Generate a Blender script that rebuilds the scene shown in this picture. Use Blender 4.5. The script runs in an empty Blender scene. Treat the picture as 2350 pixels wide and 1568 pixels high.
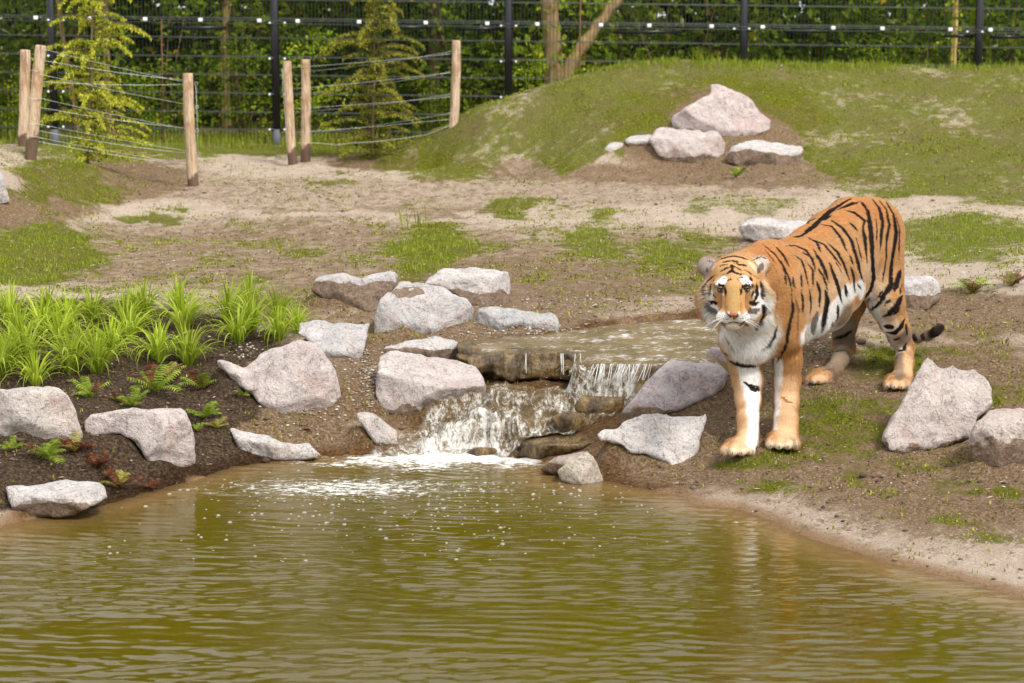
import bpy, math, random
import numpy as np
from mathutils import Vector, kdtree
rng = np.random.default_rng(7)
random.seed(7)
S = bpy.context.scene
COL = S.collection
# ------------------------------------------------------------------ camera, sky, sun, exposure
FPX = 4800.0                      # focal length in layout pixels (photo laid out 2350 x 1568)
CAMZ = 2.5
PITCH = math.atan(784.0 / FPX)
cam_d = bpy.data.cameras.new("camera")
cam = bpy.data.objects.new("camera", cam_d)
COL.objects.link(cam)
cam.location = (0, 0, CAMZ)
cam.rotation_euler = (math.pi / 2 - PITCH, 0, 0)
cam_d.sensor_width = 36.0
cam_d.lens = 36.0 * FPX / 2350.0
cam_d.clip_start = 0.1
cam_d.clip_end = 500
cam_d.dof.use_dof = True
cam_d.dof.focus_distance = 11.2
cam_d.dof.aperture_fstop = 4.2
S.camera = cam
SUN_EL, SUN_AZ = 50.0, 40.0       # azimuth: degrees right of straight behind the camera
world = bpy.data.worlds.new("World")
S.world = world
world.use_nodes = True
wn = world.node_tree
wn.nodes.clear()
w_out = wn.nodes.new("ShaderNodeOutputWorld")
w_bg = wn.nodes.new("ShaderNodeBackground")
w_sky = wn.nodes.new("ShaderNodeTexSky")
w_sky.sky_type = 'NISHITA'
w_sky.sun_disc = False
w_sky.sun_elevation = math.radians(SUN_EL)
w_sky.sun_rotation = math.radians(180 - SUN_AZ)
w_sky.dust_density = 3.0
w_tc = wn.nodes.new("ShaderNodeTexCoord")
w_no = wn.nodes.new("ShaderNodeTexNoise")
w_no.inputs["Scale"].default_value = 2.2
w_no.inputs["Detail"].default_value = 6
w_rp = wn.nodes.new("ShaderNodeValToRGB")
w_rp.color_ramp.elements[0].position = 0.36
w_rp.color_ramp.elements[0].color = (0.45, 0.45, 0.45, 1)
w_rp.color_ramp.elements[1].position = 0.56
w_rp.color_ramp.elements[1].color = (0.95, 0.95, 0.95, 1)
w_mx = wn.nodes.new("ShaderNodeMixRGB")
w_mx.inputs[2].default_value = (9.4, 9.5, 9.7, 1)
wn.links.new(w_tc.outputs["Generated"], w_no.inputs["Vector"])
wn.links.new(w_no.outputs["Fac"], w_rp.inputs[0])
wn.links.new(w_rp.outputs[0], w_mx.inputs[0])
wn.links.new(w_sky.outputs[0], w_mx.inputs[1])
wn.links.new(w_mx.outputs[0], w_bg.inputs[0])
w_bg.inputs[1].default_value = 0.108
wn.links.new(w_bg.outputs[0], w_out.inputs[0])
sun_d = bpy.data.lights.new("sun", 'SUN')
sun_d.energy = 2.4
sun_d.angle = math.radians(11)
sun_d.color = (1.0, 0.96, 0.90)
sun = bpy.data.objects.new("sun", sun_d)
COL.objects.link(sun)
_e, _a = math.radians(SUN_EL), math.radians(SUN_AZ)
sdir = Vector((math.sin(_a) * math.cos(_e), -math.cos(_a) * math.cos(_e), math.sin(_e)))
sun.rotation_euler = sdir.to_track_quat('Z', 'Y').to_euler()
S.view_settings.view_transform = 'Standard'
S.view_settings.look = 'None'
S.view_settings.exposure = 0.5
S.view_settings.gamma = 1
S.view_settings.use_curve_mapping = False
S.render.engine = 'CYCLES'
S.cycles.use_denoising = True
S.cycles.max_bounces = 7
S.cycles.transparent_max_bounces = 12
S.cycles.caustics_reflective = False
S.cycles.caustics_refractive = False

# ------------------------------------------------------------------ geometry of the view: rays and projection
CT, ST = math.cos(PITCH), math.sin(PITCH)
def ray(px, py):
    a = (px - 1175.0) / FPX; b = (784.0 - py) / FPX
    return np.array([a, CT + b * ST, -ST + b * CT])
def at(px, py, Y):
    r = ray(px, py); return np.array([0, 0, CAMZ]) + r * (Y / r[1])
def atz(px, py, z):
    r = ray(px, py); return np.array([0, 0, CAMZ]) + r * ((z - CAMZ) / r[2])
def proj(P):
    P = np.asarray(P, float); x, y, z = P[..., 0], P[..., 1], P[..., 2] - CAMZ
    dep = y * CT - z * ST; up = y * ST + z * CT
    dep = np.where(np.abs(dep) < 1e-3, 1e-3, dep)
    return 1175 + FPX * x / dep, 784 - FPX * up / dep, dep
def sm(t): t = np.clip(t, 0, 1); return t * t * (3 - 2 * t)

# ------------------------------------------------------------------ numpy noise
def _hash(ix, iy, iz, seed):
    h = (ix.astype(np.uint32) * np.uint32(374761393) + iy.astype(np.uint32) * np.uint32(668265263)
         + iz.astype(np.uint32) * np.uint32(2147483647) + np.uint32((seed * 1274126177) & 0xffffffff))
    h = (h ^ (h >> np.uint32(13))) * np.uint32(1274126177)
    h = (h ^ (h >> np.uint32(16))) * np.uint32(2246822519)
    h = h ^ (h >> np.uint32(15))
    return (h & np.uint32(0xffffff)).astype(np.float32) / np.float32(0xffffff)
def vnoise(x, y, z=None, seed=0):
    if z is None: z = np.zeros_like(x) + 0.37
    x = np.asarray(x, np.float64) + 1000; y = np.asarray(y, np.float64) + 1000; z = np.asarray(z, np.float64) + 1000
    ix, iy, iz = np.floor(x).astype(np.int64), np.floor(y).astype(np.int64), np.floor(z).astype(np.int64)
    fx, fy, fz = sm(x - ix), sm(y - iy), sm(z - iz)
    r = 0
    for dx in (0, 1):
        wx = fx if dx else 1 - fx
        for dy in (0, 1):
            wy = fy if dy else 1 - fy
            for dz in (0, 1):
                wz = fz if dz else 1 - fz
                r = r + wx * wy * wz * _hash(ix + dx, iy + dy, iz + dz, seed)
    return r * 2 - 1
def fbm(x, y, z=None, oct=4, seed=0, gain=.5):
    r = 0; a = 1; s = 1; t = 0
    for o in range(oct):
        r = r + a * vnoise(x * s, y * s, None if z is None else z * s, seed + o * 17); t += a; a *= gain; s *= 2.03
    return r / t * 1.6
def sdpoly(x, y, poly):
    """signed distance to a polygon, positive outside"""
    poly = np.asarray(poly, float); n = len(poly)
    d = np.full(np.shape(x), 1e9); ins = np.zeros(np.shape(x), bool)
    for i in range(n):
        ax, ay = poly[i]; bx, by = poly[(i + 1) % n]
        ex, ey = bx - ax, by - ay
        t = np.clip(((x - ax) * ex + (y - ay) * ey) / (ex * ex + ey * ey + 1e-12), 0, 1)
        d = np.minimum(d, (x - ax - ex * t) ** 2 + (y - ay - ey * t) ** 2)
        c = ((ay > y) != (by > y))
        with np.errstate(divide='ignore', invalid='ignore'):
            c &= x < (bx - ax) * (y - ay) / ((by - ay) if by != ay else 1e-12) + ax
        ins ^= c
    d = np.sqrt(d)
    return np.where(ins, -d, d)

# ------------------------------------------------------------------ object helpers
def tag(o, label=None, cat=None, group=None, kind=None):
    if label: o['label'] = label
    if cat: o['category'] = cat
    if group: o['group'] = group
    if kind: o['kind'] = kind
    return o
def mesh_obj(name, V, Fc, mat=None, parent=None, smooth=True, loc=None, attrs=None, mats=None, midx=None):
    """V world coordinates (n,3); Fc an (m,k) array or a list of such arrays"""
    V = np.asarray(V, np.float32)
    if loc is not None: V = V - np.asarray(loc, np.float32)
    me = bpy.data.meshes.new(name)
    if not isinstance(Fc, (list, tuple)): Fc = [Fc]
    Fc = [np.asarray(f, np.int32) for f in Fc if len(f)]
    nl = sum(f.size for f in Fc); nf = sum(len(f) for f in Fc)
    me.vertices.add(len(V)); me.vertices.foreach_set("co", V.ravel())
    me.loops.add(nl); me.loops.foreach_set("vertex_index", np.concatenate([f.ravel() for f in Fc]))
    me.polygons.add(nf)
    tot = np.concatenate([np.full(len(f), f.shape[1], np.int32) for f in Fc])
    st = np.concatenate([[0], np.cumsum(tot)[:-1]]).astype(np.int32)
    me.polygons.foreach_set("loop_start", st)
    me.update(calc_edges=True)
    if smooth: me.polygons.foreach_set("use_smooth", np.ones(nf, bool))
    if attrs:
        for k, a in attrs.items():
            a = np.asarray(a, np.float32)
            if a.ndim == 1:
                at_ = me.attributes.new(k, 'FLOAT', 'POINT'); at_.data.foreach_set("value", a)
            else:
                at_ = me.attributes.new(k, 'FLOAT_COLOR', 'POINT')
                if a.shape[1] == 3: a = np.concatenate([a, np.ones((len(a), 1), np.float32)], 1)
                at_.data.foreach_set("color", a.ravel())
    if mats:
        for m in mats: me.materials.append(m)
        if midx is not None: me.polygons.foreach_set("material_index", np.asarray(midx, np.int32))
    elif mat: me.materials.append(mat)
    me.validate()
    o = bpy.data.objects.new(name, me); COL.objects.link(o)
    if loc is not None: o.location = loc
    if parent is not None: adopt(o, parent)
    return o
def adopt(o, p):
    """parent o to p keeping its world place (p is never rotated or scaled when this is used)"""
    o.location = Vector(o.location) - Vector(p.location); o.parent = p
def empty(name, loc):
    o = bpy.data.objects.new(name, None); o.empty_display_size = .1; o.location = tuple(loc); COL.objects.link(o); return o
def tube(pts, rad, seg=8, cap=True):
    """tapered tube along pts; returns V, quads, tris"""
    pts = np.asarray(pts, float); n = len(pts)
    rad = np.full(n, rad) if np.isscalar(rad) else np.interp(np.linspace(0, 1, n), np.linspace(0, 1, len(rad)), rad)
    d = np.gradient(pts, axis=0); d /= np.linalg.norm(d, axis=1)[:, None] + 1e-9
    ref = np.array([0, 0, 1.0]) if abs(d[0, 2]) < .9 else np.array([1.0, 0, 0])
    V = []
    for i in range(n):
        a = np.cross(d[i], ref); a /= np.linalg.norm(a) + 1e-9; b = np.cross(d[i], a)
        th = np.arange(seg) / seg * 2 * math.pi
        V.append(pts[i] + rad[i] * (np.cos(th)[:, None] * a + np.sin(th)[:, None] * b))
    V = np.concatenate(V)
    i, j = np.meshgrid(np.arange(n - 1), np.arange(seg), indexing='ij'); i = i.ravel(); j = j.ravel(); k = (j + 1) % seg
    Q = np.stack([i * seg + j, (i + 1) * seg + j, (i + 1) * seg + k, i * seg + k], 1)
    T = np.zeros((0, 3), int)
    if cap:
        c0, c1 = len(V), len(V) + 1; V = np.concatenate([V, pts[:1], pts[-1:]])
        j = np.arange(seg); k = (j + 1) % seg; e = (n - 1) * seg
        T = np.concatenate([np.stack([np.full(seg, c0), j, k], 1), np.stack([np.full(seg, c1), e + k, e + j], 1)])
    return V, Q, T
class Geo:
    def __init__(s): s.V = []; s.F = {}; s.n = 0; s.A = []
    def add(s, V, *Fs, a=None):
        V = np.asarray(V, float)
        for f in Fs:
            f = np.asarray(f)
            if len(f): s.F.setdefault(f.shape[1], []).append(f + s.n)
        s.V.append(V); s.n += len(V)
        s.A.append(np.full(len(V), 0.0 if a is None else a) if np.isscalar(a) or a is None else a)
        return s
    def tube(s, pts, rad, seg=8, cap=True, a=None): V, Q, T = tube(pts, rad, seg, cap); return s.add(V, Q, T, a=a)
    def box(s, c, h, R=None, a=None):
        v = np.array([[x, y, z] for x in (-1, 1) for y in (-1, 1) for z in (-1, 1)], float) * h
        if R is not None: v = v @ np.asarray(R).T
        f = [[0, 1, 3, 2], [4, 6, 7, 5], [0, 4, 5, 1], [2, 3, 7, 6], [0, 2, 6, 4], [1, 5, 7, 3]]
        return s.add(v + c, f, a=a)
    def obj(s, name, mat, parent=None, smooth=True, loc=None, attr=None):
        return mesh_obj(name, np.concatenate(s.V), [np.concatenate(f) for f in s.F.values()], mat, parent, smooth, loc,
                        {attr: np.concatenate(s.A)} if attr else None)
def surface_nets(F, org, h):
    F = F.astype(np.float32); ins = F < 0
    nx, ny, nz = F.shape
    cnt = np.zeros((nx - 1, ny - 1, nz - 1), np.uint8)
    cs = [(i, j, k) for i in (0, 1) for j in (0, 1) for k in (0, 1)]
    for i, j, k in cs: cnt += ins[i:nx - 1 + i, j:ny - 1 + j, k:nz - 1 + k]
    I = np.argwhere((cnt > 0) & (cnt < 8))
    idx = np.full(cnt.shape, -1, np.int32); idx[I[:, 0], I[:, 1], I[:, 2]] = np.arange(len(I))
    val = {c: F[I[:, 0] + c[0], I[:, 1] + c[1], I[:, 2] + c[2]] for c in cs}
    P = np.zeros((len(I), 3)); W = np.zeros(len(I))
    for a in cs:
        for ax in range(3):
            if a[ax] == 0:
                b = list(a); b[ax] = 1; b = tuple(b)
                va, vb = val[a], val[b]; m = (va < 0) != (vb < 0)
                t = np.where(m, va / np.where(m, va - vb, 1), 0)
                p = np.tile(np.array(a, float), (len(I), 1)); p[:, ax] = t
                P += p * m[:, None]; W += m
    P = (I + P / W[:, None]) * h + np.asarray(org)
    Q = []
    for ax in range(3):
        sl0 = [slice(None)] * 3; sl1 = [slice(None)] * 3; sl0[ax] = slice(0, -1); sl1[ax] = slice(1, None)
        A, B = ins[tuple(sl0)], ins[tuple(sl1)]
        E = np.argwhere(A != B); o1, o2 = [(1, 2), (2, 0), (0, 1)][ax]
        E = E[(E[:, o1] > 0) & (E[:, o2] > 0) & (E[:, o1] < F.shape[o1] - 1) & (E[:, o2] < F.shape[o2] - 1)]
        s = A[E[:, 0], E[:, 1], E[:, 2]]
        c = []
        for d1, d2 in ((1, 1), (0, 1), (0, 0), (1, 0)):
            e = E.copy(); e[:, o1] -= d1; e[:, o2] -= d2; c.append(idx[e[:, 0], e[:, 1], e[:, 2]])
        c = np.stack(c, 1); c[~s] = c[~s][:, ::-1]; Q.append(c)
    Q = np.concatenate(Q); Q = Q[(Q >= 0).all(1)]
    return P, Q

# ------------------------------------------------------------------ material helpers
class M:
    def __init__(s, name, rough=.8, base=(.5, .5, .5), spec=.4):
        s.m = bpy.data.materials.new(name); s.m.use_nodes = True; s.t = s.m.node_tree; s.N = s.t.nodes
        s.b = s.N["Principled BSDF"]; s.out = s.N["Material Output"]
        s.b.inputs["Roughness"].default_value = rough; s.b.inputs["Base Color"].default_value = (*base, 1)
        s.b.inputs["Specular IOR Level"].default_value = spec
        s.tc = s.N.new("ShaderNodeTexCoord")
    def L(s, a, b): s.t.links.new(a, b); return s
    def set(s, inp, v):
        if hasattr(v, 'links'): s.L(v, inp)
        elif isinstance(v, tuple) and len(v) == 3 and inp.type == 'RGBA': inp.default_value = (*v, 1)
        else: inp.default_value = v
    def noise(s, scale, detail=4, rough=.55, vec=None, dist=0, map_=None, kind="Object"):
        n = s.N.new("ShaderNodeTexNoise"); n.inputs["Scale"].default_value = scale
        n.inputs["Detail"].default_value = detail; n.inputs["Roughness"].default_value = rough; n.inputs["Distortion"].default_value = dist
        v = vec or s.tc.outputs[kind]
        if map_:
            mp = s.N.new("ShaderNodeMapping"); s.L(v, mp.inputs[0]); mp.inputs["Scale"].default_value = map_[0]
            if len(map_) > 1: mp.inputs["Rotation"].default_value = map_[1]
            v = mp.outputs[0]
        s.L(v, n.inputs["Vector"]); return n.outputs["Fac"]
    def voro(s, scale, feat='F1', out="Distance", vec=None):
        n = s.N.new("ShaderNodeTexVoronoi"); n.feature = feat; n.inputs["Scale"].default_value = scale
        s.L(vec or s.tc.outputs["Object"], n.inputs["Vector"]); return n.outputs[out]
    def ramp(s, f, stops):
        n = s.N.new("ShaderNodeValToRGB"); s.L(f, n.inputs[0]); cr = n.color_ramp
        while len(cr.elements) < len(stops): cr.elements.new(.5)
        for e, (p, c) in zip(cr.elements, stops):
            e.position = p; e.color = (c, c, c, 1) if np.isscalar(c) else (*c, 1)
        return n.outputs[0]
    def mix(s, f, a, b, mode='MIX'):
        n = s.N.new("ShaderNodeMixRGB"); n.blend_type = mode
        s.set(n.inputs[0], f); s.set(n.inputs[1], a); s.set(n.inputs[2], b); return n.outputs[0]
    def math(s, op, a, b=0.0, clamp=False):
        n = s.N.new("ShaderNodeMath"); n.operation = op; n.use_clamp = clamp; s.set(n.inputs[0], a); s.set(n.inputs[1], b); return n.outputs[0]
    def attr(s, name, out="Fac"):
        n = s.N.new("ShaderNodeAttribute"); n.attribute_name = name; return n.outputs[out]
    def island(s): return s.N.new("ShaderNodeNewGeometry").outputs["Random Per Island"]
    def objrand(s): return s.N.new("ShaderNodeObjectInfo").outputs["Random"]
    def objcol(s): return s.N.new("ShaderNodeObjectInfo").outputs["Color"]
    def bump(s, h, strength=.5, dist=.01, normal=None):
        n = s.N.new("ShaderNodeBump"); n.inputs["Strength"].default_value = strength; n.inputs["Distance"].default_value = dist
        s.L(h, n.inputs["Height"])
        if normal is not None: s.L(normal, n.inputs["Normal"])
        return n.outputs[0]
    def base(s, c): s.set(s.b.inputs["Base Color"], c); return s
    def rough(s, c): s.set(s.b.inputs["Roughness"], c); return s
    def nrm(s, n): s.L(n, s.b.inputs["Normal"]); return s
    def translucent(s, col, f):
        t = s.N.new("ShaderNodeBsdfTranslucent"); s.set(t.inputs[0], col)
        mx = s.N.new("ShaderNodeMixShader"); mx.inputs[0].default_value = f
        s.L(s.b.outputs[0], mx.inputs[1]); s.L(t.outputs[0], mx.inputs[2]); s.L(mx.outputs[0], s.out.inputs[0]); return s
def leaf_mat(name, stops, rough=.6, tr=.3, spec=.12, useobj=True):
    m = M(name, rough, spec=spec); r = m.island(); c = m.ramp(r, stops)
    if useobj:
        c2 = m.ramp(m.objrand(), [(0, .72), (1, 1.15)]); c = m.mix(1.0, c, c2, 'MULTIPLY')
    m.base(c); m.translucent(c, tr); return m.m
# ------------------------------------------------------------------ terrain: control points (pixel x, pixel y, height)
CP = """0 330 .72,300 332 .71,600 335 .70,850 335 .70,300 345 .71,600 350 .70,800 352 .69
60 348 1.04,0 345 1.05,-150 350 1.05,130 372 .95,200 388 .80,290 405 .68,340 425 .63,0 400 1.0,0 450 .9,100 450 .78,200 470 .62
0 520 .70,130 500 .60,0 600 .56,0 660 .50,-200 560 .7,150 600 .54,0 720 .48,150 740 .46,-200 800 .45,0 800 .42,200 820 .39,350 850 .34,460 840 .34
100 900 .33,0 1030 .20,100 1060 .16,200 1110 .10,0 1120 .12,220 950 .30,300 920 .28,400 950 .22,470 1000 .15,500 950 .22,600 985 .13,640 960 .2
420 760 .44,550 740 .47,500 700 .5,700 700 .5,650 760 .45,600 800 .40,760 830 .37,820 880 .30,800 960 .17,820 1010 .08,720 1000 .09,850 780 .43,860 830 .37,880 960 .14
1000 745 .47,1060 770 .46,1100 760 .46,1300 735 .475,1250 720 .49,1500 715 .49,1290 690 .5,1650 700 .5,1500 680 .51,1750 730 .48,1800 690 .5
1060 840 .30,1150 865 .29,1250 870 .29,1130 900 .25,1250 900 .25,1150 940 .19,1400 890 .27,1500 890 .28,1300 930 .2,1200 960 .14,1100 1000 .06,1250 1000 .08,1000 1000 .07,950 1010 .05,1350 980 .14
600 600 .53,1100 550 .55,1600 600 .53,300 550 .55,600 480 .57,1200 450 .60,800 400 .64,1500 440 .62,500 400 .64,350 470 .58,444 431 .61,900 640 .52,1300 620 .53,1800 560 .56
660 368 .65,705 363 .66,900 350 .70,800 372 .67,1000 380 .68,1200 405 .65
2200 560 .60,2350 600 .62,2200 640 .60,2350 660 .62,2000 640 .53,2200 700 .53,2350 720 .55,2600 700 .6,2100 760 .49,2250 800 .45
1645 860 .33,1650 950 .22,1600 1000 .15,1550 1080 .06,1700 820 .43,1900 780 .46,1950 820 .42,2100 840 .40,2350 850 .42,2200 900 .36,2600 900 .42
1700 1046 .165,1796 1031 .175,2060 897 .33,1880 884 .34,1970 900 .32,1900 1000 .21,1850 950 .27,2000 1000 .22,2000 1100 .12,2150 1050 .16,2300 1100 .15,2350 1150 .13,1750 1100 .09,1900 1150 .07,2300 1270 .04,2100 1200 .07,2600 1200 .15
1390 1100 .02,1560 1105 .04,1450 1080 .06"""
CPW = []
for line in CP.replace("\n", ",").split(","):
    x, y, z = map(float, line.split()); CPW.append(atz(x, y, z))
for x, y, Y in [(950, 334, 24), (1060, 284, 23.6), (1200, 216, 24), (1350, 174, 24), (1500, 156, 24), (1700, 150, 24), (2000, 156, 24), (2350, 164, 24), (2700, 200, 24),
                (1300, 255, 23), (1100, 330, 23), (1100, 393, 22), (1500, 428, 20.6), (1700, 380, 21.3), (1650, 312, 22), (2000, 300, 22), (2000, 200, 23.2), (1500, 200, 23.4),
                (1500, 320, 21.9), (1350, 330, 22.0), (2000, 430, 20), (2200, 440, 19.5), (2350, 450, 19), (2350, 300, 21.6), (2600, 440, 19), (2250, 500, 17.6), (2000, 520, 17.4), (1750, 500, 18.2)]:
    CPW.append(at(x, y, Y))
for X in (-12, -8, -4, 0, 4, 8, 12):
    for Y, z in ((26.2, .74), (30, .75)): CPW.append(np.array([X, Y, z]))
for X, Y, z in ((-8, 12, .5), (-8, 18, .9), (8, 12, .5), (9, 18, .8), (-9, 9, .3), (9, 8, .25), (-6, 9, .15), (10, 22, 1.6)): CPW.append(np.array([X, Y, z]))
CPW = np.array(CPW)
def _k(r2): return .5 * r2 * np.log(r2 + 1e-9)
def _fit(P):
    n = len(P); x, y = P[:, 0], P[:, 1]
    K = _k((x[:, None] - x) ** 2 + (y[:, None] - y) ** 2) + np.eye(n) * .012
    A = np.zeros((n + 3, n + 3)); A[:n, :n] = K; A[:n, n] = 1; A[:n, n + 1] = x; A[:n, n + 2] = y; A[n:, :n] = A[:n, n:].T
    return np.linalg.solve(A, np.concatenate([P[:, 2], [0, 0, 0]]))
_w = _fit(CPW)
def tps(x, y):
    x = np.clip(x, -11, 11); y = np.clip(y, 7, 31)
    r = _w[-3] + _w[-2] * x + _w[-1] * y
    for i in range(len(CPW)): r = r + _w[i] * _k((x - CPW[i, 0]) ** 2 + (y - CPW[i, 1]) ** 2)
    return r
shore = [(-500, 1330), (-200, 1265), (0, 1212), (45, 1196), (240, 1160), (420, 1108), (540, 1071), (640, 1056), (740, 1046), (880, 1046), (960, 1040),
         (1100, 1040), (1240, 1058), (1300, 1104), (1390, 1102), (1450, 1118), (1560, 1136), (1600, 1158), (1680, 1167), (1760, 1192), (1850, 1232), (1950, 1264), (2050, 1294),
         (2150, 1320), (2250, 1345), (2350, 1372), (2700, 1470), (3200, 1640)]
POND = [tuple(atz(x, y, 0)[:2]) for x, y in shore] + [(7, 3.5), (3, 2.6), (-4, 2.6), (-7, 4)]
ZU = .458
UP = [tuple(atz(x, y, ZU)[:2]) for x, y in [(1062, 798), (1100, 804), (1250, 812), (1320, 816), (1370, 826), (1420, 836), (1500, 838), (1560, 834), (1650, 820), (1720, 812), (1800, 795),
      (1810, 765), (1720, 738), (1640, 729), (1500, 737), (1400, 746), (1300, 762), (1200, 774), (1100, 785)]]
BUMP = None     # soil heaped under the undercut sides of the boulders, filled in once they stand
def bump_at(x, y):
    A, x0, y0, hb = BUMP
    fx = np.clip((x - x0) / hb, 0, A.shape[0] - 1.001); fy = np.clip((y - y0) / hb, 0, A.shape[1] - 1.001); ix = fx.astype(int); iy = fy.astype(int); fx = fx - ix; fy = fy - iy
    return A[ix, iy] * (1 - fx) * (1 - fy) + A[ix + 1, iy] * fx * (1 - fy) + A[ix, iy + 1] * (1 - fx) * fy + A[ix + 1, iy + 1] * fx * fy
def hz(x, y, detail=True):
    x = np.asarray(x, float); y = np.asarray(y, float)
    t = tps(x, y)
    sd = sdpoly(x, y, POND)
    if detail:
        near = 1 + 1.1 * sm((14.2 - y) / .8); nz = fbm(x * 2.2, y * 2.2, oct=3, seed=3) * .020 + (fbm(x * 9, y * 9, oct=3, seed=8) * .008 + np.maximum(fbm(x * 22, y * 22, oct=3, seed=11), -.1) * .010) * near + sm((y - 16.5) / 1.5) * sm((26 - y) / 1.5) * (fbm(x * 3.2, y * 3.2, oct=4, seed=14) * .030 + np.maximum(fbm(x * 8, y * 8, oct=3, seed=15), 0) * .030)
        sd = sd + (fbm(x * 5, y * 5, oct=3, seed=21)) * .022
    else: nz = 0
    out = np.maximum(t, .0) * sm(sd / .4) + .02 * sm(sd / .06) + nz * sm(sd / .5)
    ins = -np.minimum(.5, .55 * np.abs(sd))
    z = np.where(sd > 0, out, ins)
    su = sdpoly(x, y, UP)
    z = np.where(su < 0, np.minimum(z, ZU - .012 - np.minimum(.06, .3 * np.abs(su))), np.where((su < .35) & (y > 12.75), np.maximum(z, ZU + .006 * sm(su / .1)), z))
    if BUMP is not None: z = z + bump_at(x, y)
    far = sm((y - 31) / 20); z = z * (1 - far) + far * (.9 + fbm(x * .1, y * .1, oct=2, seed=5) * .4)
    nb = sm((3.2 - y) / 2.0); z = z * (1 - nb) + nb * .7
    return z
def hit(px, py, y0=8.0, y1=30.0):
    """point where the ray of a pixel meets the ground"""
    Y = np.arange(y0, y1, .02); r = ray(px, py)
    X = r[0] / r[1] * Y; Z = CAMZ + r[2] / r[1] * Y
    g = hz(X, Y, False); k = np.argmax(Z <= np.maximum(g, 0)); 
    return np.array([X[k], Y[k], float(max(g[k], 0))])
def lin(a, b, s): return np.arange(a, b, s)
gx = np.unique(np.concatenate([-np.geomspace(8, 90, 26), lin(-8, 8, .04), np.geomspace(8, 90, 26), lin(-3.2, 3.2, .025)]))
gx = gx[np.concatenate([[True], np.diff(gx) > .012])]
gy = np.concatenate([lin(-12, 8, .5), lin(8, 13.6, .022), lin(13.6, 18, .035), lin(18, 26, .055), lin(26, 32, .15), np.geomspace(32, 180, 24)])
GX, GY = np.meshgrid(gx, gy, indexing='ij')
ii, jj = np.meshgrid(np.arange(len(gx) - 1), np.arange(len(gy) - 1), indexing='ij'); ii = ii.ravel(); jj = jj.ravel(); n_ = len(gy)
TQ = np.stack([ii * n_ + jj, (ii + 1) * n_ + jj, (ii + 1) * n_ + jj + 1, ii * n_ + jj + 1], 1)
# ground cover patches: (pixel x, pixel y, rx, ry, strength) for moss and grass, brown soil, dark humus
GREEN = [(100, 575, 135, 55, 1), (60, 615, 110, 35, 1), (130, 400, 90, 38, .85), (150, 440, 120, 26, .8), (350, 497, 78, 11, 1), (720, 425, 50, 8, .9), (790, 415, 36, 8, .7), (1000, 535, 60, 30, 1), (1000, 570, 125, 24, 1),
         (960, 605, 60, 36, .85), (1205, 470, 72, 16, .9), (1170, 488, 40, 14, .8), (1380, 500, 38, 22, .8), (1370, 560, 60, 30, .85), (1530, 585, 85, 34, .85), (1440, 590, 90, 24, .6), (1610, 485, 30, 12, .7), (600, 520, 60, 10, .4), (700, 585, 45, 12, .7),
         (575, 635, 28, 16, .7), (480, 347, 420, 17, 1), (2230, 540, 170, 40, .9), (2200, 590, 120, 26, .8), (1740, 490, 40, 10, .6), (2040, 830, 80, 36, .9), (2090, 795, 90, 18, .6), (2270, 812, 110, 12, .5), (1880, 960, 90, 40, .75), (1820, 1050, 70, 14, .7), (2000, 940, 60, 24, .6), (1960, 1030, 80, 18, .6), (2120, 1060, 90, 14, .5), (1700, 470, 120, 12, .6), (1620, 560, 70, 20, .7), (1300, 500, 60, 12, .5), (830, 600, 50, 14, .6), (520, 600, 70, 10, .5), (2300, 900, 70, 20, .6), (1780, 1120, 90, 14, .6), (2200, 1120, 70, 16, .6), (1000, 470, 70, 8, .5), (1560, 660, 80, 12, .5), (240, 660, 90, 14, .6), (420, 640, 60, 14, .5), (1960, 990, 90, 26, .7), (1250, 540, 90, 14, .5), (620, 560, 90, 10, .45), (400, 560, 90, 12, .4), (1120, 420, 160, 8, .45), (700, 470, 90, 8, .4), (2250, 760, 120, 10, .3), (1725, 1072, 85, 16, .9), (1880, 1010, 50, 22, .6),
         (1980, 1085, 30, 30, .7), (2150, 1190, 60, 14, .6), (2240, 1235, 100, 12, .6), (1250, 640, 60, 14, .4), (1640, 640, 70, 14, .4), (1060, 405, 60, 10, .7), (960, 415, 20, 7, .8), (880, 520, 60, 8, .4), (1300, 590, 60, 14, .4), (1170, 300, 30, 12, .2), (2330, 1130, 40, 10, .7), (2060, 1130, 50, 10, .4)]
MOUNDP = [(880, 372), (900, 330), (950, 290), (1060, 240), (1200, 180), (1350, 160), (1500, 130), (2700, 120), (2700, 470), (2350, 455), (2150, 445), (1950, 440), (1890, 390), (1870, 300), (1780, 250), (1640, 186), (1540, 255), (1480, 300), (1370, 345), (1300, 378), (1180, 345), (1080, 398), (1000, 400)]
BROWN = [(1650, 300, 190, 90, 1), (1650, 395, 300, 30, .75), (2200, 1000, 330, 190, .85), (1700, 900, 250, 170, .9), (1000, 690, 400, 60, .6), (250, 410, 170, 40, .8), (50, 480, 130, 40, .8), (1500, 600, 250, 60, .5),
         (2200, 720, 260, 40, .75), (900, 365, 120, 22, .8), (1250, 640, 200, 50, .5), (600, 640, 160, 40, .4), (1100, 860, 300, 140, .8), (600, 930, 200, 120, .8), (1250, 390, 160, 20, .6), (1000, 440, 700, 30, .35), (700, 590, 600, 70, .55), (1300, 640, 400, 40, .7), (500, 520, 300, 10, .4), (900, 480, 300, 8, .5), (1450, 1090, 120, 25, 1), (1330, 970, 260, 70, 1), (860, 900, 60, 70, .9), (1120, 800, 400, 30, .6), (700, 1010, 150, 40, .9), (1700, 1080, 160, 50, .8), (300, 590, 160, 50, .3)]
DARK = [(180, 800, 300, 80, 1), (470, 1060, 90, 25, .9), (330, 900, 200, 70, 1), (480, 900, 60, 60, .7), (150, 1080, 190, 70, 1), (510, 1035, 70, 45, .9), (330, 1100, 60, 40, .8)]
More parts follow.
